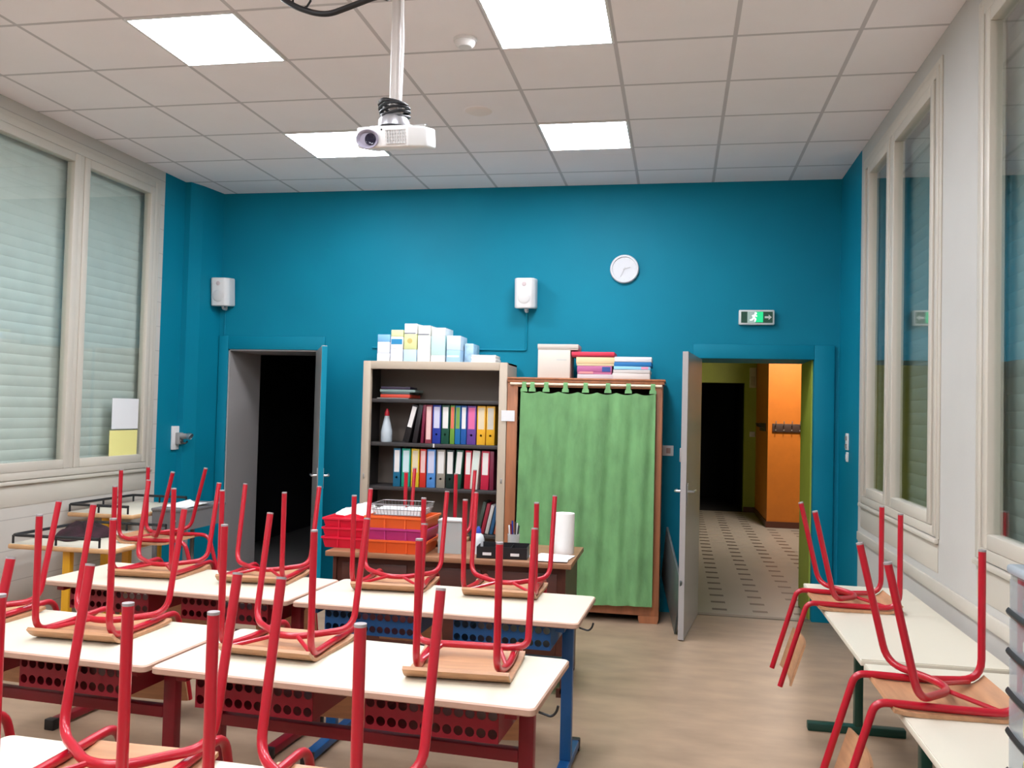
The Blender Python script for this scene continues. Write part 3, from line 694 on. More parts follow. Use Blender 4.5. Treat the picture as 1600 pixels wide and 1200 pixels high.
row2 = [((352, 392), (24, 22, 24), 14, 'slim black binder with white label leaning at the left of the upper binder row', None),
        ((398, 428), (30, 26, 30), 9, 'plain black binder leaning beside the slim labelled black binder', 0),
        ((434, 452), (120, 20, 56), 3, 'thin maroon folder standing left of the pink labelled binder', 0),
        ((455, 497), (150, 60, 74), 0, 'dark red binder with tall pink label on the upper binder row', PINK),
        ((500, 553), (30, 56, 158), 0, 'dark blue binder with white label on the upper binder row', LIL),
        ((557, 606), (10, 78, 60), 0, 'dark green binder with grey white label on the upper binder row', None),
        ((612, 640), (110, 160, 60), 0, 'thin green folder with salmon stripe on the upper binder row', mat('label_salmon', (226, 110, 90), 0.7)),
        ((643, 677), (20, 112, 172), 0, 'sky blue binder with green label on the upper binder row', mat('label_green', (120, 160, 70), 0.7)),
        ((680, 715), (24, 92, 170), 0, 'blue binder with long white label beside the purple binder', None),
        ((718, 775), (104, 66, 150), 0, 'purple binder with pink spot label on the upper binder row', mat('label_magenta', (226, 110, 160), 0.7)),
        ((780, 834), (240, 180, 44), 0, 'golden yellow binder left of the last yellow binder', SAND),
        ((838, 892), (234, 176, 34), 0, 'yellow binder at the right end of the upper binder row', mat('label_grey', (206, 200, 186), 0.7))]
for (a, c), col, ln, lab, lm in row2:
    x, wd = bx(a, c); big = wd > 0.05
    binder(x - (0.056 if ln > 12 else 0.034 if ln > 5 else 0.011 if ln > 2 else 0), SH[1], wd*0.97, 0.315, col, lm != 0, lab, ln, hole=big and ln == 0, labcol=lm or None, lz=(0.10, 0.95) if lm is PINK else (0.40, 0.95))
row3 = [((255, 303), (14, 104, 140), 0, 'petrol blue binder at the left end of the lower binder row', None),
        ((309, 366), (20, 160, 130), 0, 'turquoise binder with white label on the lower binder row', mat('label_ice', (206, 226, 232), 0.7)),
        ((370, 422), (222, 190, 40), 0, 'yellow binder with sand label on the lower binder row', SAND),
        ((426, 466), (214, 50, 36), 0, 'bright red binder beside the yellow one on the lower row', PINK),
        ((470, 526), (80, 140, 208), 0, 'light blue binder in the middle of the lower binder row', LIL),
        ((532, 588), (150, 142, 130), 0, 'grey binder with white label on the lower binder row', None),
        ((593, 643), (20, 44, 40), 0, 'blackish green binder with short label on the lower row', None),
        ((652, 700), (26, 80, 62), 4, 'dark green binder with white label leaning right on the lower row', None),
        ((708, 750), (200, 36, 56), 1, 'red binder with red topped label on the lower row', None),
        ((756, 803), (226, 222, 212), 4, 'white binder leaning against the crimson one', mat('label_mint', (216, 228, 220), 0.7)),
        ((810, 862), (196, 30, 66), 1, 'crimson binder with white label near the right end of the lower row', None),
        ((866, 892), (120, 30, 60), 0, 'thin maroon binder at the right end of the lower row', 0)]
for (a, c), col, ln, lab, lm in row3:
    x, wd = bx(a, c)
    binder(x - (0.017 if ln > 3 else 0), SH[2], wd*0.95, 0.312, col, lm != 0, lab, ln, hole=wd > 0.055 and ln == 0, labcol=lm or None)
# leaning books low right
bk = [((60, 70, 60), 'grey green'), ((150, 30, 50), 'dark red'), ((196, 190, 186), 'white'), ((40, 90, 130), 'blue'), ((180, 90, 60), 'brown orange')]
for k, (c, nm) in enumerate(bk):
    o = MB(); o.box((-0.014, 0, 0), (0.014, 0.2, 0.26-0.012*(k % 3)), 0.003)
    ob = o.build('book', mat('book_%s' % nm.replace(' ', '_'), c, 0.5), loc=(-1.565+k*0.036, 6.94, SH[3]+0.004), rot=(0, R(12), 0))
    tag(ob, '%s book leaning right on the shelf below the binders' % nm, 'book', 'leaning books low in the cabinet')
# flat folders on the top shelf
for k, (c, x0, x1, h, nm) in enumerate((((150, 146, 142), 135, 345, 0.008, 'grey'), ((206, 72, 52), 160, 352, 0.028, 'orange red'), ((70, 84, 84), 165, 350, 0.016, 'dark slate'), ((128, 150, 146), 158, 382, 0.022, 'grey green'), ((48, 36, 60), 166, 350, 0.022, 'dark purple'))):
    x, wd = bx(x0, x1); zz = SH[0]+0.001+[0, 0.009, 0.038, 0.055, 0.078][k]
    tag(MB().box((-wd/2, 0, 0), (wd/2, 0.27, h), 0.003).build('folder', mat('folder%d' % k, c, 0.5), loc=(x, 6.93, zz), rot=(0, 0, R(2*k-4))), '%s folder lying in the flat pile on the top cabinet shelf' % nm, 'folder', 'folders piled flat on the top shelf')
t = thing('glue_bottle', 'translucent cone shaped glue bottle with red cap on the cabinet shelf', 'bottle', (-2.375, 7.0, SH[1]+0.0005))
MB().lathe([(0.044, 0), (0.047, 0.01), (0.047, 0.09), (0.020, 0.215), (0.014, 0.22)], 22).build('body', mat('milky_plastic', (190, 200, 206), 0.35), t)
MB().lathe([(0.020, 0.216), (0.021, 0.235), (0.012, 0.262), (0.007, 0.275)], 16).build('cap', mat('red_cap', (206, 30, 50), 0.4), t)

# tissue boxes on the cabinet
TX = [  # x0, x1 (metres), list of (height, colour) from the bottom, wording
 (-2.445, -2.335, [(0.068, (238, 238, 240)), (0.092, (232, 234, 244)), (0.062, (132, 186, 226))], 'first'),
 (-2.330, -2.222, [(0.105, (236, 240, 246)), (0.098, (240, 240, 240)), (0.058, (216, 222, 172))], 'second'),
 (-2.217, -2.105, [(0.100, (196, 222, 240)), (0.125, (218, 222, 160)), (0.088, (244, 244, 240))], 'third'),
 (-2.100, -1.990, [(0.108, (242, 238, 232)), (0.108, (244, 242, 238)), (0.082, (232, 232, 222))], 'fourth'),
 (-1.985, -1.865, [(0.055, (242, 242, 240)), (0.158, (196, 226, 222)), (0.068, (244, 246, 246))], 'fifth'),
 (-1.855, -1.735, [(0.098, (170, 208, 238)), (0.118, (214, 234, 248))], 'sixth')]
for x0, x1, lst, nm in TX:
    z = CZ+0.0005
    for k, (h, c) in enumerate(lst):
        pos = 'bottom' if k == 0 else ('top' if k == len(lst)-1 else 'middle')
        t = thing('tissue_box', '%s tissue box of the %s column from the left on the grey cabinet' % (pos, nm), 'box', ((x0+x1)/2, 6.90+0.003*k, z), R(random.uniform(-2, 2)), 'tissue boxes piled on the cabinet')
        wd = x1-x0-0.004
        MB().box((-wd/2, 0, 0), (wd/2, 0.23, h-0.001), 0.003).build('carton', mat('carton_%d_%d_%d' % c, c, 0.5), t)
        if nm == 'second' and k == 1: MB().box((-wd/2+0.004, -0.001, 0.036), (wd/2-0.006, 0.0, 0.08)).build('printed_band', mat('band_blue', (40, 140, 190), 0.5), t)
        elif nm == 'third' and k == 1: MB().lathe([(0.002, 0), (0.022, 0.0), (0.022, 0.001)], 16, T=Matrix.Translation((-0.005, 0, 0.07)) @ Matrix.Rotation(PI/2, 4, 'X')).build('printed_spot', mat('spot_gold', (206, 186, 110), 0.5), t)
        elif nm in ('third', 'fourth') and k == 2: MB().box((-wd/2+0.002, -0.001, 0.004), (wd/2-0.012, 0.0, 0.012)).build('printed_band', mat('band_grey', (120, 124, 140), 0.5), t)
        elif nm == 'sixth' and k == 0: MB().box((-wd/2+0.006, -0.001, 0.04), (wd/2-0.01, 0.0, 0.055)).build('printed_band', mat('band_pale', (226, 240, 252), 0.5), t)
        z += h
tag(MB().box((-0.06, 0, 0), (0.02, 0.22, 0.16), 0.01).build('tissue_pack', mat('film_blue', (176, 210, 236), 0.25, var=0.1, scale=20), loc=(-1.668, 6.99, CZ+0.0005)), 'pale blue film wrapped tissue pack at the right end of the tissue boxes', 'tissue pack')
for k in range(4):
    tag(MB().box((-0.10, 0, 0), (0.10, 0.20, 0.0145), 0.002).build('paper_ream', mat('ream_white', (242, 238, 234), 0.7), loc=(-1.542+0.004*(k % 2), 6.88, CZ+0.0005+k*0.015), rot=(0, 0, R(1.2*(k-1.5)))), ('lowest', 'second', 'third', 'topmost')[k]+' white paper pad of the low pile on the grey cabinet', 'paper pad', 'white paper pads on the cabinet')

# ------------------------------------------------------------------ wooden cupboard with curtain
UX0, UX1, UY0, UY1, UZ = -1.332, -0.115, 6.85, 7.26, 1.865
t = thing('wooden_cupboard', 'orange brown wooden cupboard closed by the green curtain', 'cupboard', (0, 0, 0))
b = MB(); b.box((UX0+0.002, UY0, 0.05), (UX0+0.085, UY0+0.03, UZ-0.04), 0.003); b.build('post', CUPWOOD, t)
b = MB(); b.box((UX1-0.06, UY0, 0.05), (UX1, UY0+0.03, UZ-0.04), 0.003); b.build('post', CUPWOOD, t)
b = MB(); b.box((UX0+0.004, UY0+0.03, 0.02), (UX0+0.02, UY1, UZ-0.04)); b.build('side_panel', CUPWOOD, t)
b = MB(); b.box((UX1-0.02, UY0+0.03, 0.02), (UX1, UY1, UZ-0.04)); b.build('side_panel', CUPWOOD, t)
b = MB(); b.box((UX0+0.002, UY0-0.015, UZ-0.04), (UX1+0.012, UY1, UZ-0.015), 0.004); b.box((UX0+0.002, UY0-0.025, UZ-0.015), (UX1+0.02, UY1, UZ), 0.004); b.build('cornice', CUPWOOD, t)
MB().box((UX0+0.085, UY0, UZ-0.075), (UX1-0.06, UY0+0.02, UZ-0.04)).build('top_rail', CUPWOOD, t)
MB().box((UX0+0.02, UY1-0.01, 0.08), (UX1-0.02, UY1-0.002, UZ-0.04)).build('back_panel', CUPIN, t)
for z in (0.12, 0.5, 0.85, 1.2, 1.55): MB().box((UX0+0.02, UY0+0.06, z-0.02), (UX1-0.02, UY1-0.01, z)).build('shelf', CUPIN, t)
b = MB(); b.box((UX0+0.085, UY0+0.005, 0.055), (UX1-0.06, UY0+0.028, 0.13)); b.build('plinth', CUPWOOD, t)
for x in (UX0+0.08, UX1-0.078):
    MB().prism([(-0.068, 0), (0.068, 0), (0.076, 0.03), (0.076, 0.055), (-0.076, 0.055), (-0.076, 0.03)], -0.06, 0.0, T=Matrix.Translation((x, UY0-0.01, 0)) @ Matrix.Rotation(PI/2, 4, 'X') @ Matrix.Translation((0, 0, -0.0))).build('foot', CUPWOOD, t)
RODZ, RODY = 1.812, UY0-0.035
rod = MB().tube([(UX0+0.03, RODY, RODZ), (UX1-0.005, RODY, RODZ)], 0.011, 12).build('curtain_rod', mat('rod_cream', (236, 210, 184), 0.4), t)
for x in (UX0+0.035, UX1-0.01): MB().box((x-0.006, RODY, RODZ-0.012), (x+0.006, UY0+0.001, RODZ+0.012)).build('rod_bracket', METAL, rod)
tag(MB().box((UX0-0.05+0.008, 6.842, 1.515), (UX0+0.065, 6.8485, 1.60)).build('paper_label', PAPER), 'small blank white card stuck between the grey cabinet and the wooden cupboard', 'card')
# curtain
cx0, cx1 = -1.212, -0.165
def cloth(u, v):
    x = cx0+(cx1-cx0)*u - 0.02*v*(1-u); z = 1.755-1.625*v + 0.006*math.sin(u*9)*v
    if v < 0.04: z -= 0.016*abs(math.sin(u*7*PI))*(1-v/0.04)
    a = 0.4+0.6*min(1, v*3)
    y = 0.013*math.sin(u*38+0.9*math.sin(v*3)+2*u*u)*a + 0.004*math.sin(u*83+6*v+1)*a + 0.008*math.sin(u*17+4*v)*v + 0.003*math.sin(u*60-22*v)
    return (x, RODY-0.028+y*0.8, z)
curt = MB().grid(cloth, 150, 40, 0.003).build('curtain', CURT)
tag(curt, 'wrinkled green tab top curtain hanging on the wooden cupboard', 'curtain')
for k in range(8):
    u = [0.022, 0.085, 0.19, 0.335, 0.485, 0.65, 0.80, 0.978][k]; x = cx0+(cx1-cx0)*u; wd = 0.034
    b = MB()
    def tb_(p, q, x=x, wd=wd):
        a = PI*(q-0.5)/1.0
        if q < 0.33: s_ = q/0.33; pt = (RODY-0.026+0.010*s_, 1.752+(RODZ-1.752)*s_)
        elif q < 0.67: s_ = (q-0.33)/0.34; an = PI-PI*s_; pt = (RODY+0.016*math.cos(an), RODZ+0.016*math.sin(an))
        else: s_ = (q-0.67)/0.33; pt = (RODY+0.016-0.034*s_, RODZ+(1.752-RODZ)*s_)
        fl = 1+0.6*abs(q-0.5)*2*(abs(q-0.5) > 0.35)
        return (x+(p-0.5)*wd*2*fl*0.5, pt[0], pt[1])
    b.grid(tb_, 4, 24, 0.002).build('curtain_tab', CURT, curt)
# things glimpsed inside the cupboard left of the curtain
for k, (z, c, h, nm) in enumerate(((1.2, (150, 150, 130), 0.12, 'grey green'), (0.85, (170, 160, 110), 0.14, 'straw coloured'), (1.55, (120, 90, 90), 0.10, 'dull red'))):
    tag(MB().box((-0.06, 0, 0), (0.06, 0.2, h), 0.004).build('storage_box', mat('stored%d' % k, c, 0.7), loc=(-1.16, 6.95, z+0.001)), '%s box glimpsed in the cupboard at the left edge of the curtain' % nm, 'box')
# boxes on the cupboard
def carton(x0, x1, z, h, col, label, y=6.87, d=0.28, rz=0, name='game_box', lid=None, group='boxes on the cupboard', cat='box'):
    t = thing(name, label, cat, ((x0+x1)/2, y, UZ+z+0.0005), R(rz), group); wd = x1-x0
    m = mat('card_%d_%d_%d' % col, col, 0.55)
    if lid:
        MB().box((-wd/2+0.003, 0.003, 0), (wd/2-0.003, d-0.003, h*0.45), 0.003).build('tray', m, t)
        MB().box((-wd/2, 0, h*0.25), (wd/2, d, h-0.001), 0.003).build('lid', mat('card_%d_%d_%d' % lid, lid, 0.5), t)
    else: MB().box((-wd/2, 0, 0), (wd/2, d, h-0.001), 0.003).build('body', m, t)
    return t
c = carton(-1.095, -0.838, 0, 0.222, (220, 208, 196), 'tall white cardboard carton on the left of the cupboard top', name='carton')
MB().box((0.02, -0.001, 0.14), (0.10, 0, 0.147)).build('printed_band', mat('band_dim', (196, 200, 196), 0.6), c)
carton(-1.10, -0.775, 0.222, 0.046, (196, 186, 176), 'flat white box with grey flecks lying on the tall carton', lid=(206, 196, 186), rz=1)
carton(-0.78, -0.500, 0.0, 0.034, (206, 196, 200), 'pale pinkish game box, lowest under the red lidded stack', rz=-1)
c = carton(-0.782, -0.510, 0.034, 0.066, (206, 120, 160), 'pink and violet game box in the red topped stack', lid=(184, 100, 146))
MB().box((0.06, -0.001, 0.02), (0.125, 0, 0.058)).build('printed_band', mat('band_navy', (50, 80, 150), 0.6), c)
MB().box((-0.12, -0.001, 0.004), (-0.01, 0, 0.02)).build('printed_band', mat('band_rose', (226, 150, 150), 0.6), c)
c = carton(-0.79, -0.490, 0.100, 0.068, (232, 214, 170), 'cream game box under the red box', lid=(236, 206, 160), rz=1)
carton(-0.828, -0.492, 0.168, 0.042, (150, 30, 50), 'flat red box on top of the middle game stack', lid=(214, 50, 78))
carton(-0.505, -0.215, 0.0, 0.046, (216, 208, 202), 'white game box at the bottom of the right hand stack', rz=0)
carton(-0.500, -0.215, 0.046, 0.028, (206, 200, 196), 'grey game box second from the bottom of the right hand stack', rz=-1)
c = carton(-0.495, -0.212, 0.074, 0.026, (146, 206, 232), 'light blue game box in the right hand stack', rz=1)
MB().box((0.07, -0.001, 0.003), (0.125, 0, 0.022)).build('printed_band', mat('band_pink', (226, 150, 180), 0.6), c)
carton(-0.495, -0.205, 0.100, 0.034, (22, 112, 176), 'strong blue game box under the white topmost box', rz=-1)
carton(-0.490, -0.203, 0.134, 0.040, (222, 222, 226), 'white game box on top of the right hand stack', rz=0)

# ------------------------------------------------------------------ doors
def handle(b, x, y, z, s, along):
    """lever handle: rose, neck and lever"""
    b.tube([(x, y, z), (x, y+s*0.045, z), (x+along*0.11, y+s*0.048, z)], 0.009, 10, 0.015)
    b.box((x-0.02, y, z-0.10), (x+0.02, y+s*0.006, z+0.06), 0.002)
# right door: hinge (0.175, 7.16), free edge towards the camera
def leaf(name, hx, hy, fx, fy, h, mats, label):
    d = Vector((fx-hx, fy-hy)); L = d.length; a = math.atan2(d.y, d.x)
    t = bpy.data.objects.new(name, None); COL.objects.link(t); t.location = (hx, hy, 0); t.rotation_euler = (0, 0, a)
    t['kind'] = 'structure'; t['label'] = label
    b = MB(); b.box((0, -0.02, 0.008), (L, 0.02, h), 0.002); struct(b.build('door_leaf', mats[0], t, smooth=False))
    b = MB(); b.box((0.0, -0.0212, 0.009), (L-0.001, -0.0200, h-0.001)); struct(b.build('door_face', mats[1], t, smooth=False))
    for s in (-1, 1):
        b = MB(); handle(b, L-0.06, s*0.021, 1.05, s, -1); struct(b.build('door_handle', METAL, t))
    return t, L
d1, L1 = leaf('door_2', 0.168, 7.245, 0.050, 6.375, 2.05, (GREYDOOR, GREYDOOR), 'grey door leaf standing open into the room at the right doorway')
struct(MB().box((L1-0.10, -0.035, 1.26), (L1-0.03, -0.021, 1.36), 0.004).build('door_lock', GREYP, d1))
d2, L2 = leaf('door_1', -3.10, 7.235, -2.735, 6.50, 2.075, (GREYDOOR, GREYDOOR), 'door leaf standing open into the room at the left doorway')
struct(MB().box((0.001, 0.0205, 0.01), (L2, 0.0214, 2.07)).build('door_paint', BLUE, d2, smooth=False))
struct(MB().box((L2, -0.0195, 0.01), (L2+0.0012, 0.0214, 2.07)).build('door_edge', BLUE, d2, smooth=False))
# dark board leaning between the cupboard and the door
tag(MB().box((-0.008, 0, 0), (0.008, 0.70, 0.46), 0.003).build('writing_board', mat('slate_board', (74, 82, 82), 0.35), loc=(0.012, 6.56, 0.004), rot=(R(26), 0, R(10))), 'dark slate board leaning between the wooden cupboard and the open grey door', 'board')

# ------------------------------------------------------------------ wall mounted things
def wall_speaker(x, z, label):
    t = thing('wall_speaker', label, 'speaker', (x, YB, z), R(4 if x < -3 else 0), 'white wall speakers')
    b = MB()
    pts = [(-0.09, 0), (0.09, 0), (0.086, -0.115), (0.06, -0.155), (-0.06, -0.155), (-0.086, -0.115)]
    T = Matrix.Translation((0, -0.02, 0)) @ Matrix.Rotation(R(5), 4, 'X')
    bm = bmesh.new(); lo = [bm.verts.new((p[0], p[1], -0.125)) for p in pts]; hi = [bm.verts.new((p[0], p[1], 0.125)) for p in pts]
    bm.faces.new(lo); bm.faces.new(list(reversed(hi)))
    for i in range(6): bm.faces.new((lo[i], hi[i], hi[(i+1) % 6], lo[(i+1) % 6]))
    bmesh.ops.bevel(bm, geom=bm.edges[:], offset=0.012, segments=3, profile=0.5, affect='EDGES'); bmesh.ops.recalc_face_normals(bm, faces=bm.faces[:])
    b.bm(bm, T); b.build('cabinet', WHITE, t)
    MB().lathe([(0.005, 0.007), (0.04, 0.006), (0.05, 0.003), (0.054, 0.0)], 28, T=T @ Matrix.Translation((0, -0.155, -0.035)) @ Matrix.Rotation(PI/2, 4, 'X')).build('woofer_grille', mat('speaker_grille', (214, 212, 210), 0.7), t)
    MB().lathe([(0.004, 0.005), (0.016, 0.003), (0.019, 0.0)], 20, T=T @ Matrix.Translation((0, -0.155, 0.075)) @ Matrix.Rotation(PI/2, 4, 'X')).build('tweeter', mat('tweeter_pink', (206, 190, 190), 0.6), t)
    b = MB(); b.tube([(0, -0.001, -0.03), (0, -0.001, -0.15), (0, -0.06, -0.15), (0, -0.075, -0.128)], 0.012, 8, 0.01); b.build('bracket', WHITE, t)
    return t
wall_speaker(-4.015, 2.60, 'white wall speaker high in the left corner above the dark doorway')
wall_speaker(-1.262, 2.585, 'white wall speaker high on the blue wall above the wooden cupboard')
# painted cable runs
tag(MB().tube([(-1.262, YB-0.006, 2.45), (-1.262, YB-0.006, 2.112), (-1.262-0.02, YB-0.006, 2.11), (-2.62, YB-0.006, 2.118)], 0.009, 8, 0.02).build('speaker_cable', BLUE), 'blue painted cable running down from the middle wall speaker and along the wall', 'cable')
tag(MB().tube([(-4.02, YB-0.006, 2.46), (-4.02, YB-0.006, 2.22), (-4.02, YB-0.006, 1.2)], 0.006, 8).build('speaker_cable', BLUE), 'blue painted cable running down below the left wall speaker', 'cable')
t = thing('wall_clock', 'round white wall clock high on the blue back wall', 'clock', (-0.452, YB, 2.79))
TC = Matrix.Rotation(PI/2, 4, 'X')
MB().lathe([(0.118, 0.0), (0.118, 0.028), (0.112, 0.036), (0.100, 0.036), (0.098, 0.026)], 48, T=TC).build('rim', mat('clock_rim', (206, 208, 212), 0.35), t)
MB().lathe([(0.001, 0.0255), (0.099, 0.025)], 48, T=TC).build('face', WHITE, t)
for k in range(12):
    a = 2*PI*k/12; MB().box((-0.002, -0.0262, 0.082), (0.002, -0.0252, 0.092), T=Matrix.Rotation(a, 4, 'Y')).build('hour_mark', mat('clock_pale', (196, 196, 196), 0.5), t)
MB().box((-0.003, -0.0285, -0.012), (0.003, -0.0275, 0.05), T=Matrix.Rotation(R(75), 4, 'Y')).build('hour_hand', mat('clock_hand', (178, 178, 178), 0.5), t)
MB().box((-0.002, -0.0300, -0.015), (0.002, -0.0290, 0.075), T=Matrix.Rotation(R(205), 4, 'Y')).build('minute_hand', mat('clock_hand', (178, 178, 178), 0.5), t)
# exit sign
t = thing('exit_sign', 'green running man emergency exit sign above the right doorway', 'sign', (0.607, YB, 2.392))
MB().box((-0.138, -0.045, -0.06), (0.138, 0.0, 0.06), 0.008).build('housing', mat('sign_housing', (214, 220, 218), 0.4), t)
SG = mat('sign_green', (20, 120, 80), 0.4, emit=(20, 190, 120), es=0.25); SD = mat('sign_dark', (34, 80, 62), 0.4)
MB().box((-0.120, -0.0468, -0.045), (0.124, -0.0452, 0.045)).build('pictogram_field', SD, t)
SW = mat('sign_white', (240, 250, 246), 0.4, emit=(235, 255, 245), es=0.35)
MB().box((-0.072, -0.0482, -0.045), (-0.010, -0.0469, 0.045)).build('door_symbol', mat('sign_pale', (180, 206, 196), 0.4), t)
MB().box((-0.010, -0.0482, -0.040), (0.050, -0.0469, 0.043)).build('green_light', SG, t)
b = MB()                                              # running figure
TT = Matrix.Translation((-0.02, -0.0484, 0)) @ Matrix.Rotation(PI/2, 4, 'X')
def cap_(p, q, r): b.tube([(p[0], p[1], 0), (q[0], q[1], 0)], r, 8, T=TT, flat=(0.12, 1.0))
b.lathe([(0.009, -0.0006), (0.009, 0.0006)], 16, c=(0.012, 0.031, 0), T=TT)
cap_((0.006, 0.018), (-0.004, -0.004), 0.007); cap_((-0.004, -0.004), (0.014, -0.014), 0.005); cap_((0.014, -0.014), (0.006, -0.034), 0.0045)
cap_((-0.004, -0.004), (-0.016, -0.022), 0.005); cap_((-0.016, -0.022), (-0.032, -0.022), 0.0045); cap_((0.006, 0.018), (0.022, 0.006), 0.004); cap_((0.004, 0.016), (-0.016, 0.010), 0.004)
b.build('running_figure', SW, t)
b = MB(); T2 = Matrix.Translation((0.088, -0.0484, 0)) @ Matrix.Rotation(PI/2, 4, 'X')
b.prism([(-0.026, -0.008), (0.004, -0.008), (0.004, -0.022), (0.028, 0), (0.004, 0.022), (0.004, 0.008), (-0.026, 0.008)], -0.0004, 0.0008, T=T2); b.build('arrow', mat('sign_arrow', (206, 208, 204), 0.4), t)
# switches
t = thing('light_switch', 'white double switch plate on the blue right wall', 'switch', (XR, 6.90, 1.42))
MB().box((-0.012, -0.042, -0.055), (0, 0.042, 0.07), 0.004).build('plate', WHITE, t)
for z in (-0.03, 0.03): MB().box((-0.018, -0.03, z-0.012), (-0.012, 0.03, z+0.02), 0.002).build('rocker', GREYP, t)
t = thing('light_switch', 'small white switch below the double plate on the blue right wall', 'switch', (XR, 6.89, 1.315))
MB().box((-0.012, -0.03, -0.036), (0, 0.03, 0.036), 0.004).build('plate', WHITE, t)
MB().box((-0.017, -0.015, -0.02), (-0.012, 0.015, 0.02), 0.002).build('rocker', WHITE, t)
t = thing('light_switch', 'white switch plate on the back wall between cupboard and door', 'switch', (-0.072, YB, 1.305))
MB().box((-0.045, -0.012, -0.042), (0.045, 0, 0.042), 0.004).build('plate', WHITE, t)
MB().box((-0.012, -0.018, -0.022), (0.022, -0.012, 0.022), 0.002).build('rocker', mat('rocker_pink', (190, 160, 150), 0.5), t)
t = thing('power_socket', 'white wall socket with grey plug on the blue left wall', 'socket', (XL, 6.83, 1.30))
MB().box((0, -0.065, -0.10), (0.02, 0.065, 0.10), 0.005).build('plate', WHITE, t)
b = MB(); b.box((0.02, -0.03, -0.055), (0.055, 0.045, 0.045), 0.006); b.tube([(0.055, 0.0, 0.015), (0.12, 0.0, 0.015)], 0.024, 14); b.build('plug', GREYP, t)
MB().tube([(0.12, 0, 0.015), (0.145, 0, 0.015), (0.15, 0, 0.012)], 0.028, 14, 0.004).build('plug_cap', METAL, t)
b = MB(); b.tube([(0.05, 0.0, -0.03), (0.09, 0.01, -0.05), (0.10, 0.03, -0.03)], 0.008, 8, 0.02); b.build('plug_cable', BLACK, t)

# corridor fittings
for nm, x0, x1, y, lab in (('front', 1.36, 1.79, 13.3, 'dark coat hook rail on the front of the orange corridor pier'),):
    t = thing('coat_rack', lab, 'coat rack', ((x0+x1)/2, y, 1.45))
    MB().box((-(x1-x0)/2, -0.02, -0.06), ((x1-x0)/2, 0, 0.06), 0.004).build('board', mat('rack_board', (72, 54, 48), 0.5), t)
    for k in range(4):
        x = -0.17+0.113*k
        MB().tube([(x, -0.02, 0.04), (x, -0.06, 0.05), (x, -0.075, 0.10)], 0.006, 8, 0.02).build('hook', GREYP, t)
        MB().tube([(x, -0.02, -0.03), (x, -0.05, -0.05), (x, -0.06, -0.03)], 0.006, 8, 0.015).build('hook', GREYP, t)
t = thing('coat_rack', 'dark coat hook rail on the shaded side of the orange corridor pier', 'coat rack', (1.30, 14.0, 1.45))
MB().box((-0.02, -0.4, -0.06), (0, 0.4, 0.06), 0.004).build('board', mat('rack_board', (72, 54, 48), 0.5), t)
for k in range(4): MB().tube([(-0.02, -0.3+0.2*k, 0.0), (-0.07, -0.3+0.2*k, 0.01), (-0.085, -0.3+0.2*k, 0.06)], 0.007, 8, 0.02).build('hook', BLACK, t)
t = thing('light_switch', 'white switch on the green corridor wall beside the far dark doorway', 'switch', (1.24, 15.3, 1.31))
MB().box((-0.045, -0.015, -0.045), (0.045, 0, 0.045), 0.005).build('plate', WHITE, t); MB().box((-0.02, -0.02, -0.02), (0.02, -0.015, 0.02)).build('rocker', WHITE, t)
t = thing('wall_box', 'pale alarm box high on the green corridor wall by the orange pier', 'alarm box', (1.235, 15.3, 2.26))
MB().box((-0.055, -0.05, -0.17), (0.055, 0, 0.17), 0.008).build('housing', mat('box_pale', (206, 200, 170), 0.5), t); MB().box((-0.035, -0.056, -0.13), (0.035, -0.05, 0.02), 0.003).build('grille', mat('box_pale2', (188, 182, 150), 0.5), t)

# ------------------------------------------------------------------ projector on its pole
PX, PY = -1.235, 3.62
PXR = mat('pole_grey', (186, 178, 172), 0.45)
t = thing('projector', 'white projector hanging from the ceiling on a pole', 'projector', (PX, PY, CEIL))
ZC = 2.765-CEIL
TB = Matrix.Translation((0, 0, ZC)) @ Matrix.Rotation(R(13), 4, 'X') @ Matrix.Rotation(R(-2), 4, 'Z')
hh = 0.044
b = MB(); pts = [(-0.130, -0.10), (0.100, -0.105), (0.158, -0.03), (0.158, 0.11), (-0.130, 0.11)]
bm = bmesh.new(); lo = [bm.verts.new((p[0], p[1], -hh)) for p in pts]; hi = [bm.verts.new((p[0], p[1], hh)) for p in pts]
bm.faces.new(lo); bm.faces.new(list(reversed(hi)))
for i in range(5): bm.faces.new((lo[i], hi[i], hi[(i+1) % 5], lo[(i+1) % 5]))
bmesh.ops.recalc_face_normals(bm, faces=bm.faces[:]); bmesh.ops.bevel(bm, geom=bm.edges[:], offset=0.010, segments=3, profile=0.5, affect='EDGES')
b.bm(bm, TB); b.build('body', WHITE, t)
TP = TB @ Matrix.Translation((-0.078, -0.1015, -0.008)) @ Matrix.Rotation(PI/2, 4, 'X')
b = MB(); b.lathe([(0.047, -0.002), (0.052, 0.010), (0.050, 0.013), (0.043, 0.010), (0.036, 0.002)], 32, T=TP @ Matrix.Diagonal((1.0, 0.78, 1, 1))); b.build('lens_surround', mat('lens_grey', (150, 144, 160), 0.4), t)
b = MB(); b.lathe([(0.001, 0.005), (0.018, 0.005), (0.022, 0.007), (0.025, 0.004), (0.025, -0.002)], 28, T=TP @ Matrix.Translation((0.012, 0.0, 0))); b.build('lens', mat('lens_glass', (28, 24, 44), 0.1), t)
b = MB()
for k in range(8): b.box((0.005+k*0.0115, -0.1075, -0.030), (0.005+k*0.0115+0.006, -0.100, 0.028), T=TB)
for k in range(5): b.box((0.003, -0.1085, -0.030+k*0.0138), (0.094, -0.100, -0.027+k*0.0138), T=TB)
b.build('vent_grille', mat('grille_grey', (190, 188, 186), 0.5), t)
b = MB(); b.lathe([(0.003, 0.002), (0.004, 0)], 10, T=TB @ Matrix.Translation((-0.015, -0.1035, 0.03)) @ Matrix.Rotation(PI/2, 4, 'X')); b.build('sensor', BLACK, t)
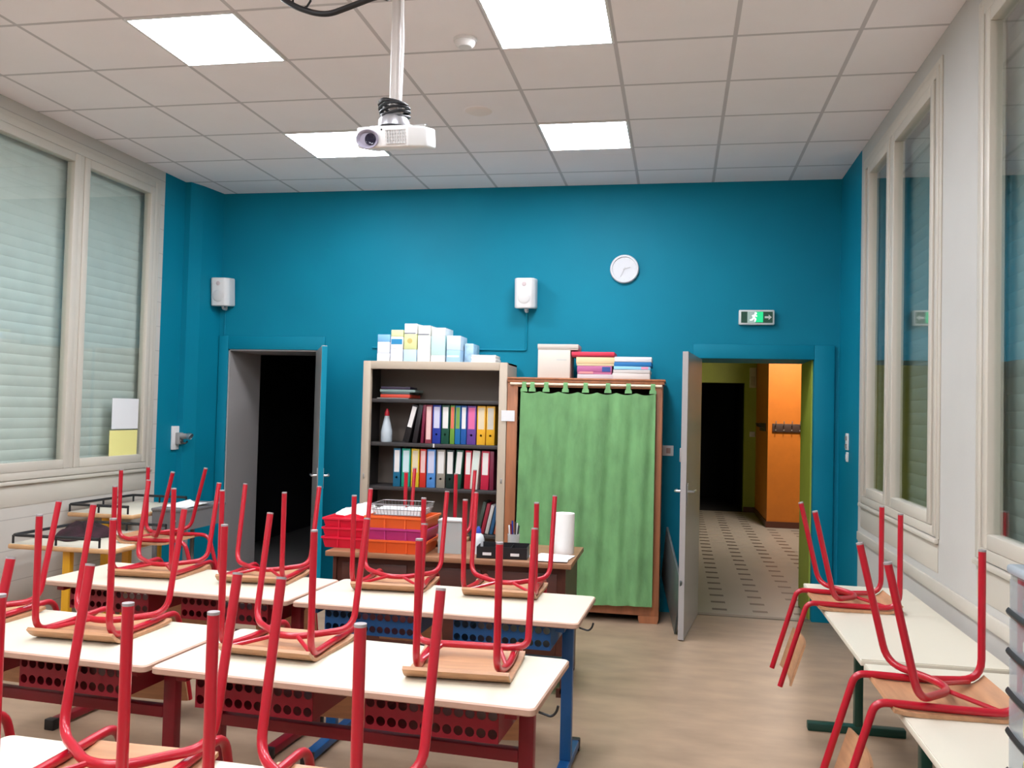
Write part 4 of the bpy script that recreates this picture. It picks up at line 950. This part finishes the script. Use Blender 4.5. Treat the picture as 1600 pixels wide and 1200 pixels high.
MB().box((-0.13, -0.02, hh+0.004), (0.15, -0.005, hh+0.010), T=TB).build('mount_arm', METAL, t)
MB().box((-0.08, -0.07, hh), (0.10, 0.09, hh+0.005), 0.002, T=TB).build('mount_plate', METAL, t)
zh = ZC+hh
MB().lathe([(0.070, zh), (0.068, zh+0.03), (0.05, zh+0.055), (0.024, zh+0.075)], 24).build('mount_hub', mat('hub_metal', (170, 170, 174), 0.35, metal=0.7), t)
MB().tube([(0, 0, zh+0.07), (0, 0, 0)], 0.023, 20).build('pole', PXR, t)
MB().lathe([(0.07, -0.008), (0.07, 0)], 24).build('ceiling_plate', WHITE, t)
b = MB()
for k in range(6):
    pts = [((0.060+0.008*math.sin(3*a+k))*math.cos(a), (0.058+0.007*math.cos(2*a+k))*math.sin(a), zh+0.05+0.011*k+0.012*math.sin(a+k*0.9)) for a in [2*PI*i/20 for i in range(20)]]
    b.tube(pts, 0.0065, 8, closed=True)
b.build('cable_coil', BLACK, t)
MB().tube([(0.030, -0.014, zh+0.08), (0.034, -0.014, -0.3), (0.028, -0.016, -0.18), (0.031, -0.014, -0.0)], 0.008, 8, 0.05).build('white_cable', WHITE, t)
# black cable sagging from the pole to the ceiling at the left
pts = [(-1.84, 3.66, 3.50), (-1.80, 3.65, 3.44), (-1.72, 3.64, 3.385), (-1.62, 3.63, 3.345), (-1.55, 3.625, 3.335), (-1.44, 3.62, 3.365), (-1.35, 3.615, 3.39), (-1.31, 3.612, 3.395), (-1.276, 3.615, 3.385)]
tag(MB().tube(pts, 0.013, 10, 0.04).build('projector_cable', BLACK), 'thick black cable sagging between the ceiling and the projector pole', 'cable')
pts = [(-1.72+0.045*math.cos(a), 3.70, 3.452+0.048*math.sin(a)) for a in [R(90+36*i) for i in range(11)]]
tag(MB().tube(pts, 0.005, 8, closed=False).build('cable_loop', BLACK), 'thin black cable loop hanging at the top edge left of the projector', 'cable')

# ------------------------------------------------------------------ drawer tower on the near right table
t = thing('drawer_tower', 'clear plastic drawer tower with black handles at the right edge', 'drawer tower', (1.017, 2.215, TZ))
DC = mat('frosted_clear', (184, 194, 198), 0.2, alpha=0.32, spec=0.6)
n = 5; h = 0.098; W, D = 0.205, 0.195
b = MB(); b.box((-W+0.015, -D, 0.0), (W, -D+0.006, n*h+0.006)); b.box((-W+0.015, D-0.006, 0.0), (W, D, n*h+0.006)); b.box((W-0.005, -D+0.006, 0), (W, D-0.006, n*h+0.006))
for k in range(n+1): b.box((-W+0.015, -D+0.006, k*h), (W-0.005, D-0.006, k*h+0.005))
b.build('shell', DC, t, smooth=False)
MB().box((-W+0.005, -D-0.004, n*h+0.006), (W+0.004, D+0.004, n*h+0.03), 0.008).build('lid', mat('lid_clear', (190, 204, 214), 0.2, alpha=0.75), t)
YS = mat('yellow_sticker', (240, 214, 50), 0.6); STF = [(80, 90, 110), (200, 196, 180), (120, 130, 150), (230, 226, 210), (90, 86, 90)]
for k in range(n):
    z = k*h+0.007
    def fr(u, v, z=z): return (-W+0.012-0.010*math.sin(PI*u), -D+0.008+(2*D-0.016)*u, z+0.084*v)
    d = MB().grid(fr, 12, 4, 0.003).build('drawer', DC, t)
    b = MB(); b.box((-W+0.004, -D+0.01, z), (W-0.02, D-0.01, z+0.003)); b.build('drawer_base', DC, d, smooth=False)
    def hd(u, v, z=z): return (-W+0.008-0.014*math.sin(PI*u)-0.006*math.sin(v*PI), -D+0.012+(2*D-0.024)*u, z-0.004+0.018*v)
    MB().grid(hd, 14, 4, 0.004).build('handle', BLACK, d)
    MB().box((-W-0.0005, -0.04, z+0.030), (-W+0.0030, 0.06, z+0.074)).build('sticker', YS, d)
    MB().box((-W+0.03, -D+0.02, z+0.004), (W-0.04, D-0.03, z+0.04+0.008*(k % 3)), 0.01).build('contents', mat('contents%d' % k, STF[k], 0.7), d)
